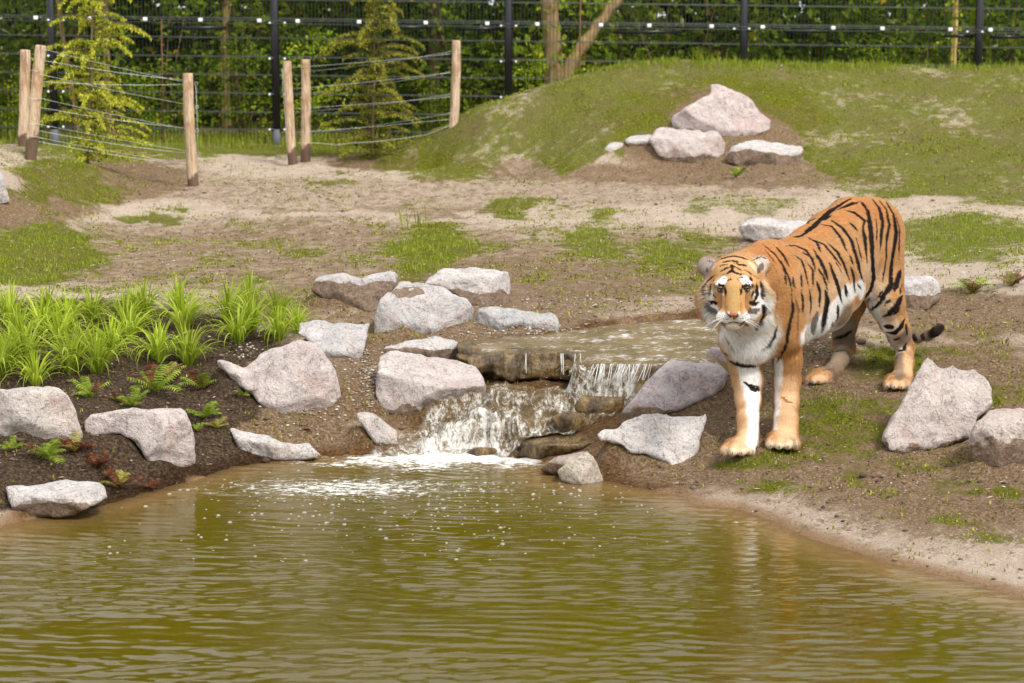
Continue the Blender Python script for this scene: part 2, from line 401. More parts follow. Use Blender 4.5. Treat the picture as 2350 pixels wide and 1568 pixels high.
def masks(P):
    px, py, dp = proj(P); x, y = P[:, 0], P[:, 1]
    wx = px + fbm(x * 1.6, y * 1.6, oct=5, seed=31, gain=.65) * 60; wy = py + fbm(x * 1.6 + 9, y * 1.6, oct=5, seed=37, gain=.65) * 24
    ok = (y > 7) & (y < 27)
    def ell(L, soft=.8):
        r = np.zeros(len(px))
        for cx, cy, rx, ry, s in L:
            d = np.sqrt(((wx - cx) / (rx * 1.25)) ** 2 + ((wy - cy) / (ry * 1.2)) ** 2); r = np.maximum(r, s * sm((1.35 - d) / soft))
        return r * ok
    g = ell(GREEN); mp = sdpoly(wx, wy, MOUNDP); md = sm((36 - mp) / 40) * ok * (y > 17.5)
    g = np.maximum(g, md * (.92 + .45 * fbm(x * 1.7, y * 1.7, oct=5, seed=41, gain=.65)))
    g = np.maximum(g, (y > 25.3) * .8)
    b = ell(BROWN, .6); d = ell(DARK, .4)
    sd = sdpoly(x, y, POND); su = sdpoly(x, y, UP)
    wet = np.maximum(sm((.14 - sd) / .14) * (sd > -3), sm((.1 - su) / .1) * .8)
    casc = np.exp(-(((wx - 1200) / 300) ** 2 + ((wy - 950) / 115) ** 2) ** 2) * (y < 12.8)
    wet = np.maximum(wet, casc)
    g = g * (1 - d) * (1 - wet * .8)
    return g, b, d, wet
m = M("ground_soil", .95, spec=.06)
n1 = m.noise(9, 6, .65); n2 = m.noise(60, 5, .7); n3 = m.noise(2.2, 4, .6); n4 = m.noise(180, 3, .6)
sand = m.ramp(n1, [(.25, (.41, .305, .22)), (.5, (.61, .49, .385)), (.75, (.70, .59, .485))])
dirt = m.ramp(n2, [(.28, (.075, .043, .024)), (.45, (.20, .127, .072)), (.6, (.35, .245, .155)), (.8, (.52, .40, .285))])
bf = m.math('ADD', m.math('MULTIPLY', m.attr("brown"), 1.25), m.math('MULTIPLY', m.math('SUBTRACT', n2, .5), 2.6))
bf = m.math('ADD', bf, m.math('MULTIPLY', m.math('SUBTRACT', n1, .5), 2.2))
c = m.mix(m.ramp(bf, [(.15, 0), (.75, 1)]), sand, dirt)
fl = m.ramp(m.voro(75), [(.10, 1), (.17, 0)]); fl2 = m.ramp(m.noise(14, 3), [(.5, 0), (.62, 1)])
c = m.mix(m.math('MULTIPLY', fl, m.math('MULTIPLY', fl2, .75)), c, (.60, .55, .47))
fl3 = m.ramp(m.voro(48), [(.13, 1), (.22, 0)])
c = m.mix(m.math('MULTIPLY', fl3, m.math('MULTIPLY', m.ramp(m.noise(5, 3), [(.45, 0), (.55, 1)]), .7)), c, (.10, .065, .04))
hum = m.ramp(n2, [(.3, (.020, .014, .010)), (.48, (.075, .050, .033)), (.68, (.21, .145, .095))])
c = m.mix(m.ramp(m.math('ADD', m.attr("dark"), m.math('MULTIPLY', m.math('SUBTRACT', n1, .5), 1.0)), [(.3, 0), (.6, 1)]), c, hum)
moss = m.ramp(n2, [(.28, (.030, .022, .008)), (.45, (.095, .105, .006)), (.60, (.205, .235, .008)), (.8, (.37, .39, .03))])
moss = m.mix(m.ramp(n3, [(.42, 0), (.66, .55)]), moss, m.mix(n2, (.09, .06, .028), (.26, .20, .08)))
gf = m.math('ADD', m.attr("green"), m.math('MULTIPLY', m.math('SUBTRACT', n2, .5), 1.7))
gf = m.math('ADD', gf, m.math('MULTIPLY', m.math('SUBTRACT', n1, .5), 1.9))
c = m.mix(m.ramp(gf, [(.4, 0), (.72, .92)]), c, moss)
wetc = m.mix(1.0, c, (.55, .42, .27), 'MULTIPLY'); c = m.mix(m.attr("wet"), c, wetc)
m.base(c); m.rough(m.ramp(m.attr("wet"), [(0, .95), (.5, .9), (1, .42)]))
m.nrm(m.bump(n4, .7, .008, m.bump(n2, 1.0, .03, m.bump(n1, .6, .04))))
ground_mat = m.m

# ------------------------------------------------------------------ pond water with real ripples
wx_ = np.unique(np.concatenate([lin(-7.5, 7.5, .1), lin(-2.9, 3.0, .018)])); wx_ = wx_[np.concatenate([[True], np.diff(wx_) > .008])]
wy_ = np.concatenate([lin(2.4, 7.2, .1), lin(7.2, 12.0, .0105)])
WX, WY = np.meshgrid(wx_, wy_, indexing='ij'); X, Y = WX.ravel(), WY.ravel()
c0 = atz(1080, 1040, 0); R = np.hypot(X - c0[0], (Y - c0[1]))
wob = fbm(X * 1.2, Y * 1.2, oct=3, seed=51) * .22 + fbm(X * 4, Y * 4, oct=2, seed=52) * .03
amp = .35 + 1.0 * np.exp(-R / 1.6)
sdw = sdpoly(X, Y, POND); fore = 1 + 1.3 * sm((9.8 - Y) / 1.8)
shal = np.clip(-sdw, 0, 1)
H = .65 * amp * (.0017 * np.sin((R + wob) * 78) * (0.6 + .4 * vnoise(X * 2, Y * 2, seed=53)) + .0017 * np.sin((R + wob * 1.4) * 33) )
H += .0011 * np.sin((Y * 70 + X * 9 + fbm(X * 1.1, Y * 1.6, oct=3, seed=57) * 9)) * (.5 + .5 * vnoise(X * .9, Y * 1.5, seed=58))
pt = sm(.5 + fbm(X * .8, Y * 1.6, oct=3, seed=59) * 1.4); H += fbm(X * 3, Y * 7, oct=2, seed=54) * .0010 + fbm(X * 6, Y * 20, oct=2, seed=55) * (.0004 + .0016 * pt) + fbm(X * 11, Y * 38, oct=2, seed=155) * (.0002 + .0015 * pt) * fore
H += np.exp(-(((X - c0[0]) / .9) ** 2 + ((Y - c0[1]) / .35) ** 2)) * (fbm(X * 16, Y * 16, oct=3, seed=56) * .014 + .006)
rb = R + fbm(X * 2.2, Y * 2.2, oct=4, seed=60) * .55
foam = np.clip(1.2 - np.hypot((X - c0[0]) / 1.15, (Y - c0[1] - .03) / .55) + fbm(X * 4, Y * 7, oct=3, seed=61) * .3, 0, 1)
a2 = atz(800, 1120, 0)
foam = np.maximum(foam, .56 * np.exp(-(((X - a2[0]) / .75) ** 2 + ((Y - a2[1]) / .30) ** 2)))
ii, jj = np.meshgrid(np.arange(len(wx_) - 1), np.arange(len(wy_) - 1), indexing='ij'); ii = ii.ravel(); jj = jj.ravel(); n_ = len(wy_)
WQ = np.stack([ii * n_ + jj, (ii + 1) * n_ + jj, (ii + 1) * n_ + jj + 1, ii * n_ + jj + 1], 1)
keep = (sdw.reshape(WX.shape)[:-1, :-1].ravel() < .2); WQ = WQ[keep]
m = M("pond_water", .06, (.1, .08, .01), spec=.5); m.b.inputs["IOR"].default_value = 1.33
dn = m.noise(1.2, 3)
deep = m.mix(dn, (.066, .046, .002), (.094, .069, .003))
c = m.mix(m.ramp(m.attr("shallow"), [(0, 0), (.08, .3), (.32, .85), (.7, 1)]), (.22, .135, .055), deep)
fo = m.attr("foam"); fn = m.noise(26, 6, .75, map_=((.55, 1.2, 1),)); fn2 = m.noise(90, 4, .7, map_=((.6, 1.2, 1),))
ff = m.math('ADD', m.math('MULTIPLY', fo, 1.0), m.math('ADD', m.math('MULTIPLY', m.math('SUBTRACT', fn, .5), 2.0), m.math('MULTIPLY', m.math('SUBTRACT', fn2, .5), .9)))
ff = m.math('MULTIPLY', m.ramp(ff, [(.42, 0), (.72, 1)]), m.ramp(fo, [(.02, 0), (.2, 1)]))
c = m.mix(ff, c, (.80, .79, .74)); m.base(c)
m.rough(m.ramp(ff, [(0, .05), (1, .6)]))
rip = m.noise(13, 4, .62, map_=((.35, 1, 1),), dist=.4); calm = m.ramp(m.noise(.9, 3), [(.35, .25), (.6, 1)])
m.nrm(m.bump(m.math('MULTIPLY', rip, calm), .55, .006))
tr = m.N.new("ShaderNodeBsdfTransparent"); mx = m.N.new("ShaderNodeMixShader")
m.L(m.ramp(m.attr("shallow"), [(0, .45), (.10, 1)]), mx.inputs[0]); m.L(tr.outputs[0], mx.inputs[1]); m.L(m.b.outputs[0], mx.inputs[2]); m.L(mx.outputs[0], m.out.inputs[0])
pond = tag(mesh_obj("pond_water", np.stack([X, Y, H], 1), WQ, m.m, attrs=dict(foam=foam, shallow=shal)), "murky olive pond water with ripples and foam under the cascade", kind="structure")
# bubbles drifting on the pond
bg = Geo()
_th = np.arange(8) / 8 * 2 * math.pi
for i in range(560):
    if i < 380: px, py = 1000 + rng.normal() * 260, 1105 + abs(rng.normal()) * 60
    else: px, py = rng.uniform(200, 1500), rng.uniform(1080, 1290)
    p = atz(px, py, 0)
    if sdpoly(p[0], p[1], POND) > -.05: continue
    r = rng.uniform(.003, .0075) if rng.random() < .8 else rng.uniform(.0075, .0125)
    V = [p + [0, 0, .001]]; rings = []
    for a in (0, .5, 1.0):
        rings.append(p + np.stack([np.cos(_th) * r * math.cos(a), np.sin(_th) * r * math.cos(a), np.full(8, r * math.sin(a) * .6)], 1))
    V = np.concatenate(rings + [[p + [0, 0, r * .6]]]); q = []
    for k in range(2):
        j = np.arange(8); q.append(np.stack([k * 8 + j, k * 8 + (j + 1) % 8, k * 8 + 8 + (j + 1) % 8, k * 8 + 8 + j], 1))
    t = np.stack([16 + np.arange(8), 16 + (np.arange(8) + 1) % 8, np.full(8, 24)], 1)
    bg.add(V, np.concatenate(q), t)
m = M("bubble_film", .12, (.72, .72, .66), spec=.6); m.b.inputs["Alpha"].default_value = .33
tag(bg.obj("foam_bubbles", m.m), "small whitish bubbles floating on the pond below the cascade", kind="stuff")
# upper pool
ux = lin(-.9, 2.2, .016); uy = lin(11.5, 13.8, .016)
UX, UY = np.meshgrid(ux, uy, indexing='ij'); X, Y = UX.ravel(), UY.ravel()
su = sdpoly(X, Y, UP)
fl = fbm(X * 5 + Y * 2, Y * 9, oct=3, seed=71) * .010 + np.sin((Y * .8 + X * .9) * 55 + fbm(X * 3, Y * 3, oct=2, seed=72) * 5) * .0035 + fbm(X * 18, Y * 26, oct=2, seed=73) * .004
H = ZU + fl * sm(-su / .15 + .3)
H = H - np.where(Y < 12.5, np.clip((su + .035) / .035, 0, 2.6) ** 2 * .022, 0)
ii, jj = np.meshgrid(np.arange(len(ux) - 1), np.arange(len(uy) - 1), indexing='ij'); ii = ii.ravel(); jj = jj.ravel(); n_ = len(uy)
UQ = np.stack([ii * n_ + jj, (ii + 1) * n_ + jj, (ii + 1) * n_ + jj + 1, ii * n_ + jj + 1], 1)
UQ = UQ[(su.reshape(UX.shape)[:-1, :-1].ravel() < .045)]
m = M("stream_water", .05, (.2, .15, .07), spec=.5); m.b.inputs["IOR"].default_value = 1.33
sn = m.noise(7, 5, .65, map_=((.7, 1.5, 1),)); sn2 = m.noise(45, 4, .7, map_=((.6, 1.3, 1),))
c = m.mix(m.ramp(m.noise(4, 4), [(.35, 0), (.65, 1)]), (.12, .080, .028), (.23, .165, .085))
c = m.mix(m.ramp(m.math('ADD', sn, m.math('MULTIPLY', m.math('SUBTRACT', sn2, .5), .8)), [(.54, 0), (.72, .85)]), c, (.72, .71, .68)); m.base(c)  # white streaks paint a silvery sheen into the water colour
m.nrm(m.bump(sn2, .7, .014)); m.rough(.07)
stream = tag(mesh_obj("stream_water", np.stack([X, Y, H], 1), UQ, m.m), "shallow rippled stream water above the ledge", kind="structure")
# ------------------------------------------------------------------ boulders
def smax(a, b, k): h = np.maximum(k - np.abs(a - b), 0) / k; return np.maximum(a, b) + h * h * k * .25
def smin(a, b, k): h = np.maximum(k - np.abs(a - b), 0) / k; return np.minimum(a, b) - h * h * k * .25
m = M("granite", .9, spec=.08)
tint = m.objcol()
vec = m.tc.outputs["Object"]
g1 = m.noise(7, 7, .7, dist=.6); g2 = m.noise(55, 4, .75); g3 = m.noise(2.6, 5, .6, dist=1.2); g4 = m.noise(140, 3, .7)
c = m.mix(m.ramp(g1, [(.3, 0), (.66, 1)]), m.mix(1.0, tint, (.72, .68, .67), 'MULTIPLY'), m.mix(.45, tint, (.82, .80, .77)))
c = m.mix(m.ramp(g3, [(.5, 0), (.66, .55)]), c, m.mix(1.0, tint, (.88, .66, .60), 'MULTIPLY'))
c = m.mix(m.ramp(m.noise(4.4, 6, .7, dist=1.5), [(.55, 0), (.66, .65)]), c, (.66, .64, .60))
c = m.mix(m.ramp(g2, [(.34, .8), (.46, 0)]), c, (.20, .175, .18))
c = m.mix(m.ramp(g2, [(.58, 0), (.72, .7)]), c, (.78, .76, .72))
c = m.mix(m.ramp(g4, [(.33, .5), (.45, 0)]), c, (.14, .12, .12))
c = m.mix(m.math('MULTIPLY', m.ramp(m.voro(60, out="Distance"), [(0.04, 0), (.1, 0), (.22, 0), (.5, .35)]), m.ramp(g1, [(.45, 0), (.6, 1)])), c, (.50, .36, .30))
vn = m.noise(3.4, 4, .55, dist=2.0); vein = m.ramp(vn, [(.485, 0), (.5, .55), (.515, 0)])
c = m.mix(vein, c, (.22, .16, .15)); ck = m.ramp(m.voro(3.2, feat='DISTANCE_TO_EDGE', vec=None), [(.0, .0), (.012, 0), (.03, 1)])
mudn = m.noise(16, 6, .75)
mf = m.ramp(m.math('ADD', m.attr("mud"), m.math('MULTIPLY', m.math('SUBTRACT', mudn, .5), 1.1)), [(.46, 0), (.58, .93)])
c = m.mix(mf, c, m.ramp(g2, [(.3, (.11, .07, .045)), (.5, (.22, .15, .10)), (.7, (.34, .25, .18))]))
m.base(c); m.nrm(m.bump(g4, .35, .006, m.bump(vn, .6, .03, m.bump(g2, .6, .014, m.bump(g1, .9, .06)))))
granite = m.m
m = M("wet_algae_rock", .22, spec=.6)
g1 = m.noise(14, 6, .75, map_=((1, 1, .35),)); g2 = m.noise(60, 4, .7)
c = m.ramp(g1, [(.32, (.014, .009, .005)), (.46, (.085, .050, .016)), (.58, (.21, .135, .045)), (.75, (.36, .25, .11))])
c = m.mix(m.ramp(g2, [(.3, .7), (.5, 0)]), c, (.03, .02, .012)); m.base(c); m.nrm(m.bump(g2, .6, .012, m.bump(g1, .8, .03)))
algae = m.m
PINK, GREY, CREAM, WHITE, MAUVE, BROWNR = (.60, .51, .475), (.53, .52, .515), (.63, .57, .51), (.68, .655, .63), (.50, .43, .435), (.40, .30, .22)
ROCKS = []
def xf(ax, bx, ay, by, pts): return [(ax + bx * x, ay + by * y) for x, y in pts]
cA = lambda *p: xf(0, .3903, 612, .3903, p)
cB = lambda *p: xf(673.2, .3318, 581.4, .3318, p)
cC = lambda *p: xf(1040.4, .31224, 673.2, .31224, p)
cD = lambda *p: xf(1591.2, .42923, 734.4, .42923, p)
cM = lambda *p: xf(1175, .281, 0, .281, p)
cT = lambda *p: xf(1530, .42155, 416.2, .42155, p)
def rock(out, label, T=.4, ridge=.25, Y=None, tint=PINK, mud=.8, seed=1, name="boulder", group="boulders round the pond and stream", mat=None, tilt=.3, h=.0115,
         planes=(), spots=(), nz=1.0, ext=10, rx=None, ch=9, force=False):
    out = np.array(out, float); r = np.random.default_rng(seed + 100)
    x0, x1, y0, y1 = out[:, 0].min(), out[:, 0].max(), out[:, 1].min(), out[:, 1].max()
    bx = out[np.argmax(out[:, 1]), 0]
    if Y is None: Y = hit(np.clip(bx, 0, 2350), y1)[1]
    elif not force: Y = min(Y, min(hit(np.clip(q[0], 0, 2350), min(q[1], 1500))[1] for q in out if q[1] > y0 + .6 * (y1 - y0)))
    if not force: Y -= .06
    if ext: out = np.where((out[:, 1:] > y0 + .72 * (y1 - y0)), out + np.array([0, ext]), out); y1 += ext
    s = FPX / proj(at((x0 + x1) / 2, (y0 + y1) / 2, Y))[2]
    T = T * .5 * ((x1 - x0) / s + .5)
    lo = np.minimum(at(x0, y1, Y - .03), at(x0, y1, Y + T)) - .04; hi = np.maximum(at(x1, y0, Y + T), at(x1, y0, Y)) + .06
    lo[1] = Y - .06; hi[1] = Y + T + .06
    size = max(x1 - x0, y1 - y0) / s; h = max(h, size / 75)
    ax = [np.arange(lo[i], hi[i], h) for i in range(3)]
    G = np.stack(np.meshgrid(*ax, indexing='ij'), -1); px, py, _ = proj(G)
    d = sdpoly(px + 0, py, out) / s + .006
    w = G[..., 1] - Y
    d = d + .22 * np.maximum(0, w - .45 * T) ** 2 / T + .2 * np.maximum(0, .2 * T - w) ** 2 / T
    Hh = (y1 - y0) / s; k = .016 + .03 * size
    def plane(d, n, p, kk): n = np.array(n, float); n /= np.linalg.norm(n); return smax(d, (G - p) @ n, kk)
    cx = (x0 + x1) / 2; rx_ = r.uniform(-.35, .35) if rx is None else rx
    pb = at(cx, y1, Y); d = plane(d, (rx_ * .7, -1, tilt), pb, k * .6)
    if ridge:
        pr = at(cx, y0 + ridge * (y1 - y0), Y + tilt * Hh * (1 - ridge)); Tt = max(T - tilt * Hh * (1 - ridge), .1)
        sl = np.clip(ridge * Hh / Tt - .17, -.1, 1.2); d = plane(d, (r.uniform(-.12, .12), -sl, 1), pr, k * .5)
    d = plane(d, (0, 1, .15), at(cx, y1, Y + T), k)
    c = (at(x0, y0, Y) + at(x1, y1, Y)) / 2 + [0, T / 2, 0]; hx = np.array([(x1 - x0) / s / 2, T / 2, Hh / 2])
    for i in range(ch):
        a = r.uniform(0, 2 * math.pi); n = np.array([math.cos(a), -r.uniform(1.0, 2.3), math.sin(a) * .9 + .2]); n /= np.linalg.norm(n)
        d = plane(d, n, c + n * np.linalg.norm(n * hx) * r.uniform(.80, .96), k * .15)
    for n, (ppx, ppy), dw in planes: d = plane(d, n, at(ppx, ppy, Y + dw), k * .35)
    f = G / max(size, .3)
    d = d + nz * size * (.027 * fbm(f[..., 0] * 4, f[..., 1] * 4, f[..., 2] * 4, oct=4, seed=seed) + .018 * np.abs(fbm(f[..., 0] * 9, f[..., 1] * 9, f[..., 2] * 9, oct=2, seed=seed + 5)))
    V, Q = surface_nets(d, lo, h)
    for _ in range(2):   # bring the worn-down shape back to its full width and height
        vx, vy, _d = proj(V); ax0, ax1, ay0, ay1 = vx.min(), vx.max(), vy.min(), vy.max()
        V[:, 0] = (V[:, 0] - V[:, 0].mean()) * (x1 - x0) / (ax1 - ax0) + V[:, 0].mean(); V[:, 2] = (V[:, 2] - V[:, 2].min()) * (y1 - y0) / (ay1 - ay0) + V[:, 2].min()
        vx, vy, _d = proj(V); V[:, 0] += ((x0 + x1) - (vx.min() + vx.max())) / 2 / s; V[:, 2] += (vy.max() - y1) / s
    vx, vy, _ = proj(V)
    t = (vy - y0) / (y1 - y0 - ext * .6)
    md = sm((t - (mud - .08)) / .16 + .5 + fbm(V[:, 0] * 5, V[:, 1] * 5, V[:, 2] * 5, seed=seed + 9) * 1.1)  # mud stain, reaching higher to paint darker shading into the lower parts too
    for sx, sy, ra, rb_ in spots:
        q = np.sqrt(((vx - sx) / ra) ** 2 + ((vy - sy) / rb_) ** 2) + fbm(V[:, 0] * 14, V[:, 1] * 14, V[:, 2] * 14, seed=seed + 19) * .6; md = np.maximum(md, sm((1.2 - q) / .4))
    loc = np.array([V[:, 0].mean(), V[:, 1].mean(), V[:, 2].min()])
    o = mesh_obj(name, V, Q, mat or granite, loc=loc, attrs=dict(mud=md)); o.color = (*tint, 1)
    tag(o, label, "rock", group); ROCKS.append((o, V)); return o
rock(cA((-120, 740), (-60, 720), (100, 712), (240, 702), (320, 728), (400, 765), (445, 860), (490, 1005), (420, 1030), (340, 1075), (200, 1065), (100, 1040), (-60, 1030), (-120, 1000)),
     "big pinkish granite boulder cut off by the left edge, below the lime green tufts", T=.9, ridge=.12, tint=CREAM, mud=1.05, seed=1, tilt=.35)
rock(cA((495, 930), (530, 900), (640, 876), (850, 848), (1050, 828), (1100, 868), (1140, 1000), (1150, 1130), (1110, 1228), (1060, 1230), (940, 1212), (860, 1150), (780, 1060), (700, 1005), (610, 1018), (510, 1012)),
     "wedge-shaped pale granite boulder narrowing down to the water, left bank", T=.75, ridge=.1, tint=PINK, mud=1.0, seed=2, tilt=.25, Y=11.0)
rock(cA((35, 1300), (70, 1285), (270, 1265), (430, 1250), (560, 1262), (610, 1298), (630, 1372), (560, 1405), (420, 1450), (100, 1478), (60, 1380)),
     "low flat-topped white slab at the water edge in the bottom left", T=.7, ridge=.42, tint=WHITE, mud=.72, seed=3, tilt=.2, ext=8)
rock(cA((1350, 945), (1450, 975), (1600, 1010), (1640, 1050), (1740, 1060), (1800, 1050), (1890, 1110), (1800, 1132), (1600, 1148), (1460, 1135), (1410, 1050)),
     "low cracked whitish stone half buried at the pond edge left of the cascade", T=.7, ridge=.5, tint=WHITE, mud=.9, seed=4, tilt=.5, ext=6)
rock(cA((1278, 545), (1320, 533), (1370, 545), (1450, 590), (1530, 512), (1680, 452), (1750, 430), (1850, 445), (1910, 500), (1980, 610), (2003, 760), (1940, 840), (1850, 900), (1740, 925), (1660, 905), (1560, 830), (1490, 770), (1390, 660), (1310, 600)),
     "large rounded pink boulder with a pointed left shoulder, left of the cascade", T=.8, ridge=0, tint=PINK, mud=.95, seed=5, tilt=.45, Y=11.75, spots=[(700, 965, 60, 12)])
rock(cB((125, 275), (150, 180), (185, 128), (250, 123), (330, 158), (460, 190), (600, 160), (690, 148), (725, 180), (690, 260), (620, 320), (560, 400), (430, 372), (250, 330)),
     "mud-caked saddle-shaped grey rock, rearmost on the left of the stream", T=.7, ridge=.18, tint=GREY, mud=.36, seed=6, tilt=.3)
rock(cB((560, 470), (600, 350), (680, 270), (740, 198), (800, 193), (900, 225), (1040, 270), (1200, 350), (1247, 400), (1240, 460), (1190, 522), (1050, 567), (850, 580), (600, 568), (558, 530)),
     "grey speckled boulder with a patch of brown soil on its top", T=.85, ridge=.3, tint=GREY, mud=1.0, seed=7, tilt=.8, spots=[(938, 674, 34, 11)], Y=12.9)
rock(cB((908, 232), (1040, 118), (1230, 96), (1340, 100), (1490, 130), (1502, 200), (1482, 372), (1390, 372), (1240, 367), (1060, 282)),
     "blocky flat-topped granite boulder, highest behind the stream ledge", T=.75, ridge=.30, tint=WHITE, mud=.62, seed=8, tilt=.25, planes=[((1, -.55, .1), (1136, 680), .12)], ch=2)
rock(cC((138, 212), (180, 108), (300, 96), (550, 96), (680, 120), (750, 170), (778, 220), (770, 282), (600, 262), (480, 232), (360, 268), (250, 236), (140, 232)),
     "long low bluish grey rock beside the upper stream", T=.45, ridge=.35, tint=(.47, .49, .49), mud=.95, seed=9, tilt=.4)
rock(cB((35, 500), (70, 460), (300, 460), (500, 472), (527, 520), (480, 620), (430, 748), (380, 702), (240, 718), (150, 640), (70, 590)),
     "smooth light grey slab behind the pink boulder, beside the green tufts", T=.8, ridge=.75, tint=GREY, mud=1.1, seed=10, tilt=.6, Y=12.45)
rock(cB((600, 712), (640, 638), (760, 598), (950, 573), (1110, 588), (1150, 640), (1145, 705), (1100, 742), (900, 735), (700, 735)),
     "thin white-topped rock lying behind the big cascade boulder", T=.55, ridge=.45, tint=WHITE, mud=.62, seed=11, tilt=.3, Y=12.35)
rock(cB((575, 850), (600, 740), (690, 673), (800, 680), (1000, 710), (1150, 755), (1270, 780), (1302, 850), (1332, 950), (1300, 1090), (1250, 1135), (1100, 1155), (900, 1125), (700, 1082), (620, 1040), (568, 980)),
     "largest central pinkish boulder just left of the rushing cascade", T=.8, ridge=.5, tint=(.63, .55, .51), mud=1.02, seed=12, tilt=.2, Y=11.85, ch=3, nz=.8)
rock(cB((440, 1112), (490, 1098), (600, 1140), (720, 1250), (705, 1385), (620, 1378), (540, 1260)),
     "tilted wet slab half under water at the left foot of the cascade", T=.6, ridge=.2, tint=CREAM, mud=.9, seed=13, tilt=.6, Y=11.6, ext=6)
rock(cC((1110, 965), (1200, 890), (1350, 720), (1580, 510), (1640, 483), (1800, 488), (1950, 540), (2022, 620), (1990, 720), (1900, 800), (1780, 850), (1600, 870), (1450, 905), (1300, 955), (1180, 1005), (1105, 1005)),
     "large sloping mauve boulder right of the cascade, beside the tiger", T=.8, ridge=.2, tint=MAUVE, mud=.80, seed=14, tilt=.6, Y=11.45, ch=3, rx=0)
rock(cC((1058, 1102), (1110, 1058), (1300, 968), (1500, 908), (1650, 883), (1862, 888), (1842, 980), (1760, 1130), (1700, 1250), (1682, 1315), (1600, 1292), (1520, 1244), (1380, 1205), (1280, 1195), (1200, 1182), (1100, 1152)),
     "pale triangular slab in front of the mauve boulder, by the front paws", T=.7, ridge=.45, tint=WHITE, mud=1.02, seed=15, tilt=1.3, Y=10.98, ch=4)
rock(cC((765, 1305), (850, 1238), (980, 1163), (1030, 1198), (1102, 1350), (1060, 1395), (900, 1400), (800, 1370)),
     "small cream pyramid-shaped stone standing in the water edge", T=.9, ridge=0, tint=(.66, .58, .44), mud=1.2, seed=16, tilt=.4, ext=6, Y=10.86)
rock(cC((638, 1282), (760, 1208), (980, 1163), (960, 1250), (900, 1320), (760, 1322)),
     "dark brown low stone behind the small cream stone", T=.9, ridge=.3, tint=BROWNR, mud=.5, seed=17, tilt=.5, Y=11.0, ext=5)
rock(cC((1862, 505), (1895, 402), (1960, 392), (2050, 440), (2060, 560), (1990, 580), (1900, 560)),
     "small purple-grey rock between the stream and the foreleg", T=1, ridge=.2, tint=(.42, .32, .34), mud=1.1, seed=18, Y=12.3)
rock(cT((395, 240), (450, 208), (560, 198), (780, 215), (900, 250), (900, 340), (700, 345), (600, 338), (440, 312), (398, 280)),
     "flat white-topped boulder partly hidden behind the shoulders of the tiger", T=.7, ridge=.38, tint=WHITE, mud=.85, seed=19, tilt=.2)
rock(cT((1180, 570), (1290, 513), (1430, 523), (1472, 570), (1492, 640), (1420, 690), (1300, 705), (1180, 700)),
     "squarish rock behind the hind legs, with a soil-stained lower half", T=.9, ridge=.3, tint=WHITE, mud=.62, seed=20, tilt=.2)
rock(cT((1030, 700), (1055, 650), (1110, 636), (1130, 712), (1080, 722)), "small white stone glimpsed between belly and hind leg", T=1, ridge=.4, tint=WHITE, mud=1.2, seed=21)
rock(cD((1008, 622), (1080, 508), (1200, 308), (1222, 238), (1300, 213), (1400, 203), (1490, 258), (1560, 340), (1600, 400), (1592, 480), (1500, 562), (1480, 622), (1400, 655), (1260, 700), (1140, 730), (1050, 700)),
     "big angular tan boulder leaning beside the near hind paw", T=.75, ridge=0, tint=(.56, .47, .42), mud=.9, seed=22, tilt=.7, Y=10.95, ch=6)
rock(cD((1473, 642), (1500, 560), (1560, 498), (1680, 468), (1800, 470), (1900, 500), (1900, 780), (1860, 790), (1640, 810), (1500, 785), (1475, 720)),
     "brown-stained boulder cut off by the right edge", T=.8, ridge=.3, tint=(.56, .45, .37), mud=.62, seed=23, tilt=.3)
G2 = "boulders grouped on the grassy mound"
rock(cM((1300, 1000), (1320, 950), (1420, 880), (1520, 830), (1608, 780), (1615, 700), (1700, 688), (1780, 738), (1880, 768), (1970, 830), (2030, 930), (2112, 990), (2100, 1040), (2000, 1070), (1930, 1115), (1800, 1125), (1650, 1095), (1540, 1055), (1400, 1055), (1310, 1035)),
     "tall peaked pink boulder, topmost of the group on the mound", T=.7, ridge=0, tint=(.62, .50, .47), mud=1.05, seed=24, tilt=.55, group=G2, h=.014, ch=4, nz=.6)
rock(cM((1118, 1160), (1200, 1090), (1320, 1040), (1550, 1043), (1680, 1110), (1742, 1200), (1732, 1262), (1640, 1325), (1480, 1335), (1330, 1332), (1250, 1302), (1150, 1225)),
     "rounded pinkish boulder at front left of the mound group", T=.8, ridge=.4, tint=(.64, .54, .50), mud=.85, seed=25, tilt=.3, group=G2, h=.016, spots=[(1590, 366, 40, 7)])
rock([(1663, 367), (1680, 345), (1720, 332), (1790, 321), (1830, 326), (1844, 348), (1836, 370), (1790, 380), (1740, 382), (1700, 380)],
     "flat white boulder at front right of the mound group, dark soil underneath", T=.7, ridge=.5, tint=WHITE, mud=.55, seed=26, tilt=.2, group=G2, h=.016)
rock(cM((920, 1155), (1000, 1110), (1100, 1100), (1170, 1130), (1110, 1190), (950, 1190)), "low white sliver of rock left of the mound group", T=.7, ridge=.5, tint=WHITE, mud=.9, seed=27, group=G2, h=.016)
rock(cM((725, 1240), (820, 1160), (910, 1175), (880, 1220), (800, 1240)), "smallest outlying stone, far left of the mound group", T=.8, ridge=.4, tint=WHITE, mud=.9, seed=28, group=G2, h=.016)
rock([(-40, 420), (-20, 395), (5, 402), (13, 430), (22, 455), (-20, 468), (-40, 465)], "small grey rock at the left edge on the bank", T=.9, ridge=.2, tint=GREY, mud=1.1, seed=29)
